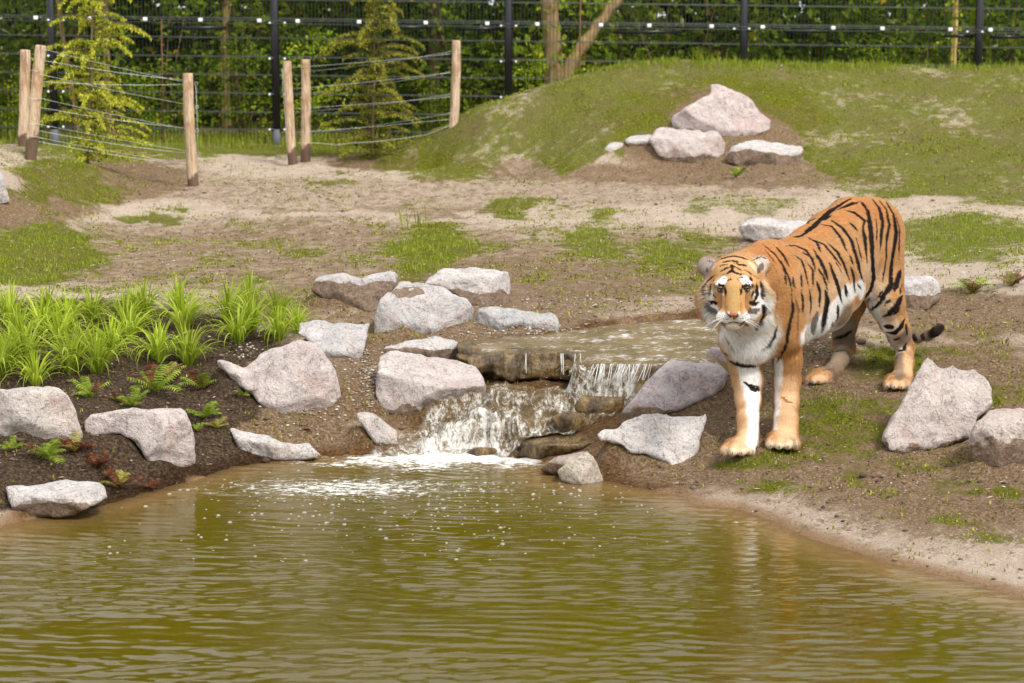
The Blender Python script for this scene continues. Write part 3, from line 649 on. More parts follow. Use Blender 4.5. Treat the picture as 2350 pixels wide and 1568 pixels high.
# wet rocks of the cascade
ROCKS_DRY = len(ROCKS)
WG = "wet brown rocks the cascade runs over"
rock(cC((20, 395), (300, 412), (600, 425), (905, 436), (985, 480), (960, 570), (800, 610), (400, 600), (200, 560), (50, 490)), "long wet brown ledge the upper stream ends on", T=.5, ridge=.16, name="rock_ledge", mat=algae, seed=30, tilt=.1, Y=12.0, group=WG, ch=0, force=True, ext=14, nz=1.6)
rock(cC((915, 497), (1100, 492), (1300, 492), (1540, 488), (1700, 488), (1700, 560), (1440, 700), (1250, 710), (1000, 700), (880, 650)), "second wet ledge with thin strands of water falling over it", T=.7, ridge=.24, name="rock_ledge", mat=algae, seed=31, tilt=.1, Y=11.62, group=WG, ch=0, force=True, ext=14)
rock(cC((960, 750), (1040, 708), (1200, 706), (1262, 760), (1245, 850), (1150, 915), (980, 920), (880, 860)), "round brown algae-covered knob beside the rushing water", T=.8, ridge=.3, name="wet_rock", mat=algae, seed=32, tilt=.5, Y=11.50, group=WG, force=True)
CR = [rock(cC((130, 930), (260, 830), (420, 760), (560, 745), (760, 790), (880, 830), (960, 950), (900, 1010), (700, 1050), (400, 1050), (150, 1000)), "broad hump of rock under the white water", T=.8, ridge=.4, name="wet_rock", mat=algae, seed=33, tilt=1.3, Y=11.42, group=WG, force=True, ch=5, nz=2.2)]
rock(cC((440, 1195), (560, 1110), (720, 1050), (900, 1030), (1090, 1030), (1070, 1110), (900, 1170), (700, 1210), (600, 1225)), "flat wet brown rock right of the foam", T=.8, ridge=.5, name="wet_rock", mat=algae, seed=34, tilt=.4, Y=11.25, group=WG, ext=4)
rock(cC((60, 1180), (170, 1128), (300, 1138), (340, 1170), (280, 1200), (100, 1200)), "small dark wet rock poking through the foam", T=1, ridge=.3, name="wet_rock", mat=algae, seed=35, Y=11.38, group=WG, ext=4)
rock(cC((720, 930), (840, 870), (930, 880), (1010, 960), (960, 1010), (800, 1010)), "jagged wet rock between the two falls of white water", T=.9, ridge=.2, name="wet_rock", mat=algae, seed=36, Y=11.38, group=WG, force=True)
for i_, (cx_r, cy_r, rw_, rh_, yy_, lb_) in enumerate([(1165, 918, 42, 26, 11.62, "brown wet stone high in the cascade below the long ledge"), (1268, 925, 38, 24, 11.55, "brown wet stone in the middle of the cascade"), (1062, 985, 40, 24, 11.45, "dark wet stone at the left edge of the white water"),
        (1205, 1022, 34, 20, 11.33, "low wet stone in the foam near the foot of the cascade"), (1330, 975, 36, 22, 11.45, "wet stone between the knob and the flat brown rock"), (1455, 968, 34, 20, 11.5, "wet stone at the foot of the sloping mauve boulder"), (1000, 1020, 30, 15, 11.42, "small wet stone where the foam meets the left slab")]):
    an_ = np.linspace(0, 2 * math.pi, 10, endpoint=False); rr_ = np.random.default_rng(i_ + 60).uniform(.8, 1.15, 10)
    rock([(cx_r + math.cos(t_) * rw_ * q_, cy_r + math.sin(t_) * rh_ * q_) for t_, q_ in zip(an_, rr_)], lb_, T=1.0, ridge=.3, name="wet_rock", mat=algae, seed=60 + i_, tilt=.6, Y=yy_, group=WG, force=True)
rock(cB((1130, 640), (1240, 600), (1300, 690), (1320, 800), (1230, 790), (1150, 720)), "dark damp stone wedged at the left end of the ledge", T=.9, ridge=.3, name="wet_rock", mat=algae, seed=37, Y=12.2, group=WG)

def blur(A, n):
    for _ in range(n):
        A = (np.pad(A, ((1, 1), (0, 0)), 'edge')[:-2] + A + np.pad(A, ((1, 1), (0, 0)), 'edge')[2:]) / 3
        A = (np.pad(A, ((0, 0), (1, 1)), 'edge')[:, :-2] + A + np.pad(A, ((0, 0), (1, 1)), 'edge')[:, 2:]) / 3
    return A
hb = .025; bx_ = np.arange(-4, 4, hb); by_ = np.arange(9, 15, hb); low = np.full((len(bx_), len(by_)), 9.0)
for o, V in ROCKS[:ROCKS_DRY]:
    ix = np.round((V[:, 0] - bx_[0]) / hb).astype(int); iy = np.round((V[:, 1] - by_[0]) / hb).astype(int)
    k = (ix > 0) & (iy > 0) & (ix < len(bx_) - 1) & (iy < len(by_) - 1); np.minimum.at(low, (ix[k], iy[k]), V[k, 2])
BX, BY = np.meshgrid(bx_, by_, indexing='ij'); gr = hz(BX, BY, False)
A = np.where(low < 8, np.clip(low + .012 - gr, 0, .22), 0)
A = np.maximum(A, blur(A, 2)); A = blur(A, 2)
A = A * sm(sdpoly(BX, BY, POND) / .08 + .3) * (sdpoly(BX, BY, UP) > 0)
BUMP = (A, bx_[0], by_[0], hb)
GZ = hz(GX.ravel(), GY.ravel()); TV = np.stack([GX.ravel(), GY.ravel(), GZ], 1)
grn, brn, drk, wetm = masks(TV); brn = np.maximum(brn, sm(bump_at(TV[:, 0], TV[:, 1]) / .03) * (1 - drk))
ground = tag(mesh_obj("ground", TV, TQ, ground_mat, attrs=dict(green=grn, brown=brn, dark=drk, wet=wetm)), "bare sandy ground with mossy green patches round a pond", kind="structure")

# ------------------------------------------------------------------ cascade: a sheet of water over ledge and rocks
reg3 = [(1325, 816, .458), (1420, 834, .458), (1545, 834, .458), (1520, 893, .29), (1470, 965, .16), (1400, 1010, .07), (1260, 1052, .0), (840, 1052, .0), (880, 1010, .05), (1000, 968, .11), (1080, 900, .24), (1100, 876, .30), (1200, 868, .33), (1300, 868, .34), (1330, 850, .38)]
REG = [tuple(atz(*p)[:2]) for p in reg3]
hs = .011
rp = np.array(REG); cx_ = np.arange(rp[:, 0].min() - .1, rp[:, 0].max() + .12, hs); cy_ = np.arange(rp[:, 1].min() - .15, rp[:, 1].max() + .15, hs)
QX, QY = np.meshgrid(cx_, cy_, indexing='ij')
TH = hz(QX, QY)
for o, V in ROCKS:
    if o.data.materials[0] is algae and not any(q in o['label'] for q in ('long wet', 'knob', 'poking', 'jagged')):
        ix = np.round((V[:, 0] - cx_[0]) / hs).astype(int); iy = np.round((V[:, 1] - cy_[0]) / hs).astype(int)
        k = (ix > 0) & (iy > 0) & (ix < len(cx_) - 1) & (iy < len(cy_) - 1)
        for dx in (-1, 0, 1):
            for dy in (-1, 0, 1): np.maximum.at(TH, (ix[k] + dx, iy[k] + dy), V[k, 2])
def blur(A, n):
    for _ in range(n):
        A = (np.pad(A, ((1, 1), (0, 0)), 'edge')[:-2] + A + np.pad(A, ((1, 1), (0, 0)), 'edge')[2:]) / 3
        A = (np.pad(A, ((0, 0), (1, 1)), 'edge')[:, :-2] + A + np.pad(A, ((0, 0), (1, 1)), 'edge')[:, 2:]) / 3
    return A
sr = sdpoly(QX, QY, REG)
thin = blur(TH, 3); TH = np.maximum(TH, thin)
fd = np.array([-.62, -.78])  # flow direction in plan
su_ = QX * fd[0] + QY * fd[1]; sv = -QX * fd[1] + QY * fd[0]
turb = fbm(su_ * 9, sv * 22, oct=4, seed=80)
CH = np.minimum(TH, .47) * .6 + .4 * np.minimum(thin, .47) + .012 + np.abs(turb) * .028 + fbm(su_ * 40, sv * 55, oct=2, seed=81) * .006
CH = np.where(QY > 12.15, np.minimum(CH, ZU + .012), CH)
CH = np.maximum(CH, -.01 + .02 * vnoise(QX * 20, QY * 20, seed=82))
V = np.stack([QX.ravel(), QY.ravel(), CH.ravel()], 1)
# steep places, rock edges and the foot turn white
gz = np.gradient(CH, hs); steep = blur(np.hypot(*gz), 2)
px, py, _ = proj(V)
foot = sm((py - 1005) / 40)
brk = .6 * np.exp(-((px - 1110) / 95) ** 2 - ((py - 950) / 48) ** 2) + np.exp(-((px - 1010) / 80) ** 2 - ((py - 1010) / 30) ** 2) + .9 * np.exp(-((px - 1370) / 100) ** 2 - ((py - 888) / 13) ** 2) + .8 * np.exp(-((px - 1300) / 90) ** 2 - ((py - 995) / 16) ** 2)
white = np.clip(.17 + .22 * np.clip(steep.ravel() - .5, 0, 1.5) + .42 * foot + .50 * brk, 0, 1)
edge = sm((-sr.ravel() + fbm(V[:, 0] * 9, V[:, 1] * 9, oct=3, seed=83) * .05) / .05)
ii, jj = np.meshgrid(np.arange(len(cx_) - 1), np.arange(len(cy_) - 1), indexing='ij'); ii = ii.ravel(); jj = jj.ravel(); n_ = len(cy_)
CQ = np.stack([ii * n_ + jj, (ii + 1) * n_ + jj, (ii + 1) * n_ + jj + 1, ii * n_ + jj + 1], 1)
CQ = CQ[(sr[:-1, :-1].ravel() < .04)]
m = M("white_water", .08, spec=.6); m.b.inputs["IOR"].default_value = 1.33
fl1 = m.noise(7, 6, .72, map_=((2.0, 1.0, 1.0), (0, 0, -.67)), dist=1.2); fl2 = m.noise(24, 6, .75, map_=((1.3, 1, .8), (0, 0, -.67)), dist=1.2); fl3 = m.noise(120, 3, .7)
wv = m.math('ADD', m.attr("white"), m.math('ADD', m.math('MULTIPLY', m.math('SUBTRACT', fl1, .5), 2.6), m.math('ADD', m.math('MULTIPLY', m.math('SUBTRACT', fl2, .5), 2.0), m.math('MULTIPLY', m.math('SUBTRACT', fl3, .5), .6))))
wf = m.ramp(wv, [(.26, 0), (.55, .38), (1.0, 1)])
m.base(m.mix(wf, (.23, .155, .065), m.mix(m.ramp(fl2, [(.35, 0), (.65, 1)]), (.50, .46, .39), (.80, .79, .76)))); m.rough(m.ramp(wf, [(0, .06), (1, .5)]))
m.nrm(m.bump(fl3, .5, .008, m.bump(fl2, .7, .02)))
al = m.math('MULTIPLY', m.attr("edge"), m.ramp(wf, [(0, .30), (.4, .62), (.8, .95), (1, 1)])); m.L(al, m.b.inputs["Alpha"])
white_water = m.m
tag(mesh_obj("cascade_water", V, CQ, white_water, attrs=dict(white=white, edge=edge)), "foaming white water rushing down the rocks into the pond", kind="structure")
# strands of water off the second ledge and splashes
m = M("water_strand", .1, (.78, .78, .75), spec=.7); m.b.inputs["Alpha"].default_value = .7
strand_mat = m.m
sg = Geo()
for i in range(46):
    if i < 34: x = 1352 + rng.beta(1.1, 1.5) * 175; top = 836; bot = rng.uniform(868, 890); dx = -rng.uniform(4, 22)
    else: x = rng.choice([1206, 1290, 1320, 1330]) + rng.uniform(-3, 3); top = 812; bot = rng.uniform(835, 862); dx = rng.uniform(-3, 1)
    yy = 11.60 if i < 34 else 11.97
    P = [at(x, top, yy + .03), at(x + dx * .3, top + (bot - top) * .35, yy - .02), at(x + dx + rng.uniform(-2, 2), bot, yy - .05)]
    sg.tube(P, rng.uniform(.0010, .0036) * np.array([1, .8, 1.2]), 5)
tag(sg.obj("water_strands", strand_mat), "thin strands of water dripping off the wet ledges", kind="stuff")
sg = Geo(); oc = np.array([[1, 0, 0], [-1, 0, 0], [0, 1, 0], [0, -1, 0], [0, 0, 1], [0, 0, -1]], float)
of = [[0, 2, 4], [2, 1, 4], [1, 3, 4], [3, 0, 4], [2, 0, 5], [1, 2, 5], [3, 1, 5], [0, 3, 5]]
for i in range(420):
    k = rng.integers(3)
    px, py, Y = [(1090 + rng.normal() * 80, 965 - abs(rng.normal()) * 28, 11.55), (1060 + rng.normal() * 90, 1022 - abs(rng.normal()) * 14, 11.45), (1400 + rng.normal() * 70, 880 - abs(rng.normal()) * 10, 11.85)][k]
    sg.add(oc * rng.uniform(.0006, .0022) * [1, 1, rng.uniform(.8, 2)] + at(px, py, Y + rng.uniform(-.1, .1)), of)
tag(sg.obj("water_spray", strand_mat), "fine droplets thrown up above the cascade", kind="stuff")
# ------------------------------------------------------------------ the tiger: one smooth-union body built from muscles placed along its skeleton
def tp(x, y, Y): return at(1530 + .42155 * x, 416.2 + .42155 * y, Y)
class Field:
    def __init__(s, lo, hi, h):
        s.h = h; s.lo = np.array(lo); s.ax = [np.arange(lo[i], hi[i], h) for i in range(3)]
        s.F = np.full([len(a) for a in s.ax], .5, np.float32)
    def sub(s, lo, hi):
        i0 = [max(0, int((lo[i] - s.lo[i]) / s.h)) for i in range(3)]; i1 = [min(len(s.ax[i]), int((hi[i] - s.lo[i]) / s.h) + 2) for i in range(3)]
        sl = tuple(slice(a, b) for a, b in zip(i0, i1))
        return sl, [s.ax[0][sl[0]][:, None, None], s.ax[1][sl[1]][None, :, None], s.ax[2][sl[2]][None, None, :]]
    def cone(s, a, b, ra, rb, k=.04, neg=False):
        a, b = np.array(a), np.array(b); r = max(ra, rb) + k + .03
        sl, (x, y, z) = s.sub(np.minimum(a, b) - r, np.maximum(a, b) + r)
        ba = b - a; L = ba @ ba + 1e-12
        t = np.clip(((x - a[0]) * ba[0] + (y - a[1]) * ba[1] + (z - a[2]) * ba[2]) / L, 0, 1)
        d = np.sqrt((x - a[0] - t * ba[0]) ** 2 + (y - a[1] - t * ba[1]) ** 2 + (z - a[2] - t * ba[2]) ** 2) - (ra + (rb - ra) * t)
        s.F[sl] = smax(s.F[sl], -d, k) if neg else smin(s.F[sl], d, k)
    def ell(s, c, r, R=None, k=.03, neg=False):
        c = np.array(c); r = np.array(r, float); m_ = r.max() + k + .03
        sl, (x, y, z) = s.sub(c - m_, c + m_)
        P = np.stack(np.broadcast_arrays(x - c[0], y - c[1], z - c[2]), -1)
        if R is not None: P = P @ np.asarray(R)   # columns of R are the local axes
        k0 = np.sqrt(((P / r) ** 2).sum(-1)); k1 = np.sqrt(((P / r ** 2) ** 2).sum(-1)) + 1e-9
        d = k0 * (k0 - 1) / k1
        s.F[sl] = smax(s.F[sl], -d, k) if neg else smin(s.F[sl], d, k)
def chain(F, pts, k=.05):
    for (a, ra), (b, rb) in zip(pts[:-1], pts[1:]): F.cone(a, b, ra, rb, k)
HF = .0055
lo = np.array([tp(150, 0, 10.3)[0] - .02, 10.2, .10]); hi = np.array([tp(1530, 0, 12.3)[0] + .03, 12.5, 1.52])
F = Field(lo, hi, HF)
# trunk: spine side, belly side and ribs
chain(F, [(tp(575, 470, 11.05), .125), (tp(690, 440, 11.3), .125), (tp(790, 385, 11.45), .135), (tp(895, 300, 11.62), .135), (tp(1000, 228, 11.82), .135), (tp(1100, 235, 11.97), .145)], .06)
chain(F, [(tp(600, 740, 10.98), .14), (tp(740, 700, 11.15), .145), (tp(850, 660, 11.35), .145), (tp(940, 590, 11.55), .12), (tp(1030, 500, 11.75), .10)], .08)
chain(F, [(tp(600, 600, 11.05), .19), (tp(740, 560, 11.25), .205), (tp(860, 480, 11.45), .20), (tp(980, 390, 11.7), .18), (tp(1090, 330, 11.9), .18)], .07)
# chest and shoulders
F.ell(tp(470, 760, 10.98), (.165, .17, .20), k=.08)
F.ell(tp(440, 900, 10.93), (.12, .12, .10), k=.08)
F.cone(tp(560, 480, 11.1), tp(610, 640, 10.98), .13, .12, .07)
F.cone(tp(600, 640, 10.98), tp(655, 850, 10.9), .135, .082, .07)
F.cone(tp(400, 600, 11.0), tp(395, 850, 10.93), .11, .09, .07)
F.cone(tp(640, 700, 11.05), tp(690, 830, 11.05), .09, .06, .05)
# neck
F.cone(tp(385, 560, 10.72), tp(520, 520, 11.02), .125, .155, .06)
F.cone(tp(400, 660, 10.74), tp(470, 740, 10.95), .115, .15, .06)
F.cone(tp(390, 470, 10.74), tp(545, 430, 11.05), .075, .10, .05)
# forelegs
pF1, pF2 = hit(1700, 1042), hit(1796, 1027)
pH1, pH2 = hit(2060, 893), hit(1880, 882)
y1, y2, y3, y4 = pF1[1], pF2[1], pH1[1], pH2[1]
chain(F, [(tp(400, 850, 10.93), .088), (tp(425, 980, 10.97), .084), (tp(440, 1080, 10.96), .076), (tp(443, 1190, 10.93), .064), (tp(443, 1290, y1 + .15), .053), (tp(443, 1370, y1 + .13), .050), (tp(438, 1430, y1 + .09), .048)], .035)
chain(F, [(tp(655, 860, 10.95), .080), (tp(658, 980, 10.99), .072), (tp(655, 1090, 11.0), .068), (tp(650, 1200, 10.98), .064), (tp(648, 1300, y2 + .14), .061), (tp(643, 1370, y2 + .11), .062), (tp(636, 1410, y2 + .08), .058)], .035)
def paw(cx, cy, Y, w, lean, zb, toe_r=.026, fw=.10):
    """paw with four toes pointing towards the camera; cx,cy crop position of its middle"""
    c = tp(cx, cy, Y); c[2] = zb + .034
    F.ell(c + [0, .02, .004], (w * .52, .075, .040), k=.03)
    tips = []
    for i, t in enumerate((-1, -.36, .34, .98)):
        q = c + [t * w * .40 + lean * .03, -fw * (.55 if abs(t) > .8 else .80), -.008]
        F.cone(c + [t * w * .30, -.01, .012], q, .024, toe_r, .014); F.cone(q, q + [lean * .006, -.012, -.004], toe_r * .95, toe_r * .8, .008)
        tips.append(q + [lean * .01, -toe_r - .008, -.004])
    return tips
TIPS = paw(405, 1440, y1 + .02, .165, -.8, pF1[2] + .002) + paw(632, 1415, y2 + .02, .165, -.2, pF2[2] + .002)
F.cone(tp(438, 1420, y1 + .09), tp(415, 1440, y1 + .03), .048, .042, .03)
TIPS += paw(1256, 1108, y3 + .03, .140, -.4, pH1[2] + .002, .023)
TIPS += paw(845, 1082, y4 + .03, .125, -1.2, pH2[2] + .002, .021)
# hind quarters
F.ell(tp(1110, 260, 11.98), (.165, .20, .165), k=.07)
F.cone(tp(1120, 300, 11.97), tp(1170, 520, 11.88), .165, .125, .07)
F.cone(tp(1150, 430, 11.98), tp(1190, 600, 11.98), .135, .11, .05)
F.cone(tp(1090, 400, 11.8), tp(1120, 570, 11.72), .12, .085, .06)
chain(F, [(tp(1155, 560, 11.82), .115), (tp(1195, 660, 11.76), .098), (tp(1232, 760, 11.78), .074), (tp(1268, 850, 11.88), .058), (tp(1298, 910, 11.94), .047), (tp(1293, 990, y3 + .2), .048), (tp(1286, 1060, y3 + .12), .049), (tp(1268, 1098, y3 + .06), .047)], .035)
F.cone(tp(1298, 905, 11.97), tp(1285, 800, 11.95), .036, .045, .03)
chain(F, [(tp(1000, 520, 12.02), .13), (tp(985, 660, 11.95), .10), (tp(965, 780, 11.92), .070), (tp(962, 860, 12.0), .060), (tp(978, 905, 12.06), .048), (tp(945, 970, y4 + .22), .044), (tp(910, 1030, y4 + .12), .044), (tp(880, 1065, y4 + .07), .042)], .035)
# tail hanging behind the hind leg and curling out at its end
TAILP = [(1200, 290, 12.12, .045), (1235, 420, 12.2, .036), (1245, 600, 12.2, .028), (1255, 760, 12.15, .026), (1310, 838, 12.1, .025), (1370, 850, 12.06, .024), (1430, 838, 12.03, .024), (1470, 812, 12.0, .024), (1495, 795, 12.0, .018)]
chain(F, [(tp(x, y, Y), r) for x, y, Y, r in TAILP], .02)
# head
HC = tp(368, 590, 10.62)
F.ell(tp(372, 520, 10.64), (.128, .14, .118), k=.04)
F.ell(tp(372, 600, 10.66), (.150, .12, .13), k=.05)
F.ell(tp(255, 640, 10.65), (.076, .07, .100), k=.05); F.ell(tp(490, 640, 10.65), (.076, .07, .100), k=.05)
F.ell(tp(300, 715, 10.62), (.060, .07, .060), k=.05); F.ell(tp(450, 715, 10.62), (.065, .07, .065), k=.05)
F.cone(tp(366, 570, 10.53), tp(363, 690, 10.44), .060, .056, .03)
F.cone(tp(366, 560, 10.50), tp(363, 712, 10.385), .036, .036, .02)
F.ell(tp(322, 738, 10.43), (.050, .052, .040), k=.02); F.ell(tp(403, 738, 10.43), (.050, .052, .040), k=.02)
F.ell(tp(363, 770, 10.475), (.058, .05, .036), k=.02)
F.ell(tp(362, 722, 10.365), (.036, .020, .017), k=.012)
F.ell(tp(362, 748, 10.365), (.007, .02, .022), k=.006, neg=True)
F.ell(tp(335, 783, 10.41), (.036, .02, .004), k=.008, neg=True); F.ell(tp(392, 783, 10.41), (.036, .02, .004), k=.008, neg=True)
F.ell(tp(298, 558, 10.53), (.048, .035, .022), k=.025); F.ell(tp(432, 558, 10.53), (.048, .035, .022), k=.025)
for sx in (293, 433): F.ell(tp(sx, 589, 10.475), (.0225, .024, .0110), k=.004, neg=True)
for cx, cy, dx in ((222, 462, -1), (512, 458, 1)):
    c = tp(cx, cy, 10.72); F.ell(c, (.052, .028, .050), k=.02)
    F.ell(c + [dx * -.004, -.026, .002], (.036, .022, .036), k=.012, neg=True)
    F.cone(c, tp(372 + (cx - 372) * .72, 500, 10.70), .032, .05, .03)
TVt, TQt = surface_nets(F.F, F.lo, HF); del F
# light smoothing
def adj_smooth(V, Q, it, lam=.5):
    E = np.concatenate([Q[:, [0, 1]], Q[:, [1, 2]], Q[:, [2, 3]], Q[:, [3, 0]]]); E = np.concatenate([E, E[:, ::-1]])
    cnt = np.bincount(E[:, 0], minlength=len(V))[:, None] + 1e-9
    for _ in range(it):
        A = np.stack([np.bincount(E[:, 0], weights=V[E[:, 1], i], minlength=len(V)) for i in range(3)], 1)
        V = V + lam * (A / cnt - V)
    return V
TVt = adj_smooth(TVt, TQt, 3)
def vnormals(V, Q):
    n = np.cross(V[Q[:, 2]] - V[Q[:, 0]], V[Q[:, 3]] - V[Q[:, 1]]); N = np.zeros_like(V)
    for i in range(4):
        for a in range(3): N[:, a] += np.bincount(Q[:, i], weights=n[:, a], minlength=len(V))
    return N / (np.linalg.norm(N, axis=1)[:, None] + 1e-9)
TN = vnormals(TVt, TQt)
tpx, tpy, tdep = proj(TVt)
def snap(x, y):
    """crop position -> the point of the coat seen there"""
    gx_, gy_ = 1530 + .42155 * x, 416.2 + .42155 * y
    d2 = (tpx - gx_) ** 2 + (tpy - gy_) ** 2
    k = np.where(d2 < 9)[0]
    if len(k) == 0: return TVt[np.argmin(d2)]
    return TVt[k[np.argmin(tdep[k])]]
# coat colours
ORG, TOP, DEEP = (.53, .295, .130), (.54, .250, .092), (.45, .225, .080)
WHT, CRM, PEACH = (.84, .82, .78), (.66, .52, .36), (.64, .40, .22)
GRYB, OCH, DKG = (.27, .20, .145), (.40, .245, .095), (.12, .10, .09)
DABS = []
def dab(colr, r, *pts, s=1.0):
    for x, y in pts: DABS.append((snap(x, y), r * .00098, colr, s))
def dabl(colr, r, *pts, s=1.0):
    out = []
    for a, b in zip(pts[:-1], pts[1:]):
        n = max(1, int(math.hypot(b[0] - a[0], b[1] - a[1]) / (r * .45))); out += [(a[0] + (b[0] - a[0]) * t / n, a[1] + (b[1] - a[1]) * t / n) for t in range(n)]
    dab(colr, r, *out, pts[-1], s=s)
dab(TOP, 110, (720, 330), (820, 250), (920, 170), (1020, 140), (1120, 140), (1200, 180), (620, 400), (540, 380), s=.8)
dab(DEEP, 90, (640, 640), (650, 740), (600, 560), (700, 860), (690, 950), s=.6)
dab(CRM, 90, (1080, 520), (1120, 480), (960, 560), (900, 640), (800, 720), (1150, 560), s=.45)
dabl(WHT, 44, (750, 855), (800, 835), (850, 805), (900, 765), (935, 715), (975, 655), (1015, 600), (1050, 575), (1085, 625))
dabl(WHT, 34, (760, 810), (830, 780), (890, 720), (940, 650), (990, 590), s=.8)
dab(WHT, 88, (370, 860), (440, 880), (500, 900), (420, 950), (330, 850), (470, 810), (470, 950)); dab(WHT, 60, (540, 880), (575, 840), (545, 940), (540, 800), s=.95)
dab(CRM, 50, (560, 740), (590, 780), (315, 900), (345, 1000), s=.55)
dabl(WHT, 46, (450, 1020), (480, 1080), (480, 1200), (472, 1300), (470, 1440)); dabl(WHT, 50, (420, 1020), (430, 1150), s=.7)
dabl(PEACH, 38, (352, 1030), (372, 1130), (392, 1240), (405, 1390), (380, 1430), (430, 1450), s=.85)
dabl(WHT, 30, (600, 990), (600, 1180), (597, 1330)); dabl(PEACH, 55, (672, 1120), (662, 1250), (650, 1340), (640, 1390), (690, 1400), s=.75); dab(PEACH, 50, (590, 1400), s=.7)
dabl(CRM, 24, (320, 1465), (360, 1485), (410, 1490), (465, 1475), s=.85); dabl(CRM, 24, (555, 1440), (600, 1455), (650, 1450), (705, 1430), s=.85)
dabl(WHT, 34, (1095, 640), (1130, 695), (1165, 750), (1200, 815), (1235, 880), (1258, 930)); dabl(CRM, 40, (1160, 600), (1210, 740), (1250, 820), (1275, 930), s=.55)
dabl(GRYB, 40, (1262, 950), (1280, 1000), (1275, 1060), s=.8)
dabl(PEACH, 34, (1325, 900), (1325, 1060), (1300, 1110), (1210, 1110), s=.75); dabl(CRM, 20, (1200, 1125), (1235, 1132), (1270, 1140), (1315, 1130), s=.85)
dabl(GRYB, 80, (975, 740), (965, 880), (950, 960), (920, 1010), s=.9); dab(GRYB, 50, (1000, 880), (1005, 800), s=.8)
dabl(PEACH, 34, (880, 1050), (840, 1065), (800, 1085), s=.85); dabl(CRM, 18, (780, 1100), (815, 1112), (860, 1110), s=.85)
dab(GRYB, 70, (1360, 850), (1310, 840), (1400, 845), s=.9); dab((.035, .025, .022), 48, (1450, 828), (1480, 808), (1500, 795), s=1)
dab(OCH, 46, (365, 600), (365, 650), (364, 690), s=.9); dab(ORG, 70, (370, 460), (320, 470), (430, 470), (280, 500), (470, 500), s=.6)
dab(DEEP, 24, (318, 640), (417, 640), (320, 680), (415, 680), (312, 612), (422, 612), s=.8)
dab(WHT, 17, (298, 548), (285, 545), (312, 535), (302, 528), (430, 545), (446, 542), (418, 532), (432, 525), (458, 556), (270, 562), s=.95)
dab(WHT, 12, (275, 600), (305, 608), (440, 606), (462, 596), s=.8)
dab(WHT, 30, (225, 620), (232, 670), (255, 710), (500, 620), (505, 670), (490, 710), (530, 640), (545, 690), s=.9)
dab(ORG, 26, (275, 630), (285, 660), (455, 630), (448, 660), s=.8)
dab(CRM, 34, (205, 560), (195, 620), (200, 680), (545, 570), (560, 620), s=.8); dab(WHT, 40, (555, 680), (545, 740), (560, 760), (230, 730), (255, 770), s=.85)
dab(WHT, 22, (330, 752), (350, 758), (310, 752), (398, 752), (380, 758), (418, 752), s=1); dab(WHT, 28, (340, 805), (370, 808), (400, 800), s=.9); dab(WHT, 30, (350, 790), (365, 788), (382, 790))
dab(WHT, 30, (300, 745), (315, 775), (430, 762), (445, 745), (470, 735), (270, 735), s=.9)
dab(WHT, 12, (325, 725), (402, 725), (322, 738), (404, 738), s=.9)
dab((.33, .27, .235), 46, (205, 450), (215, 490), (195, 470), (220, 440), s=.95); dab((.52, .45, .38), 36, (500, 430), (530, 440), (520, 470), s=.9); dab(CRM, 26, (470, 450), (490, 470), (250, 460), s=.8)
dab((.50, .20, .13), 10, (345, 724), (362, 726), (380, 724), (355, 736), (370, 736), (362, 746), s=1)
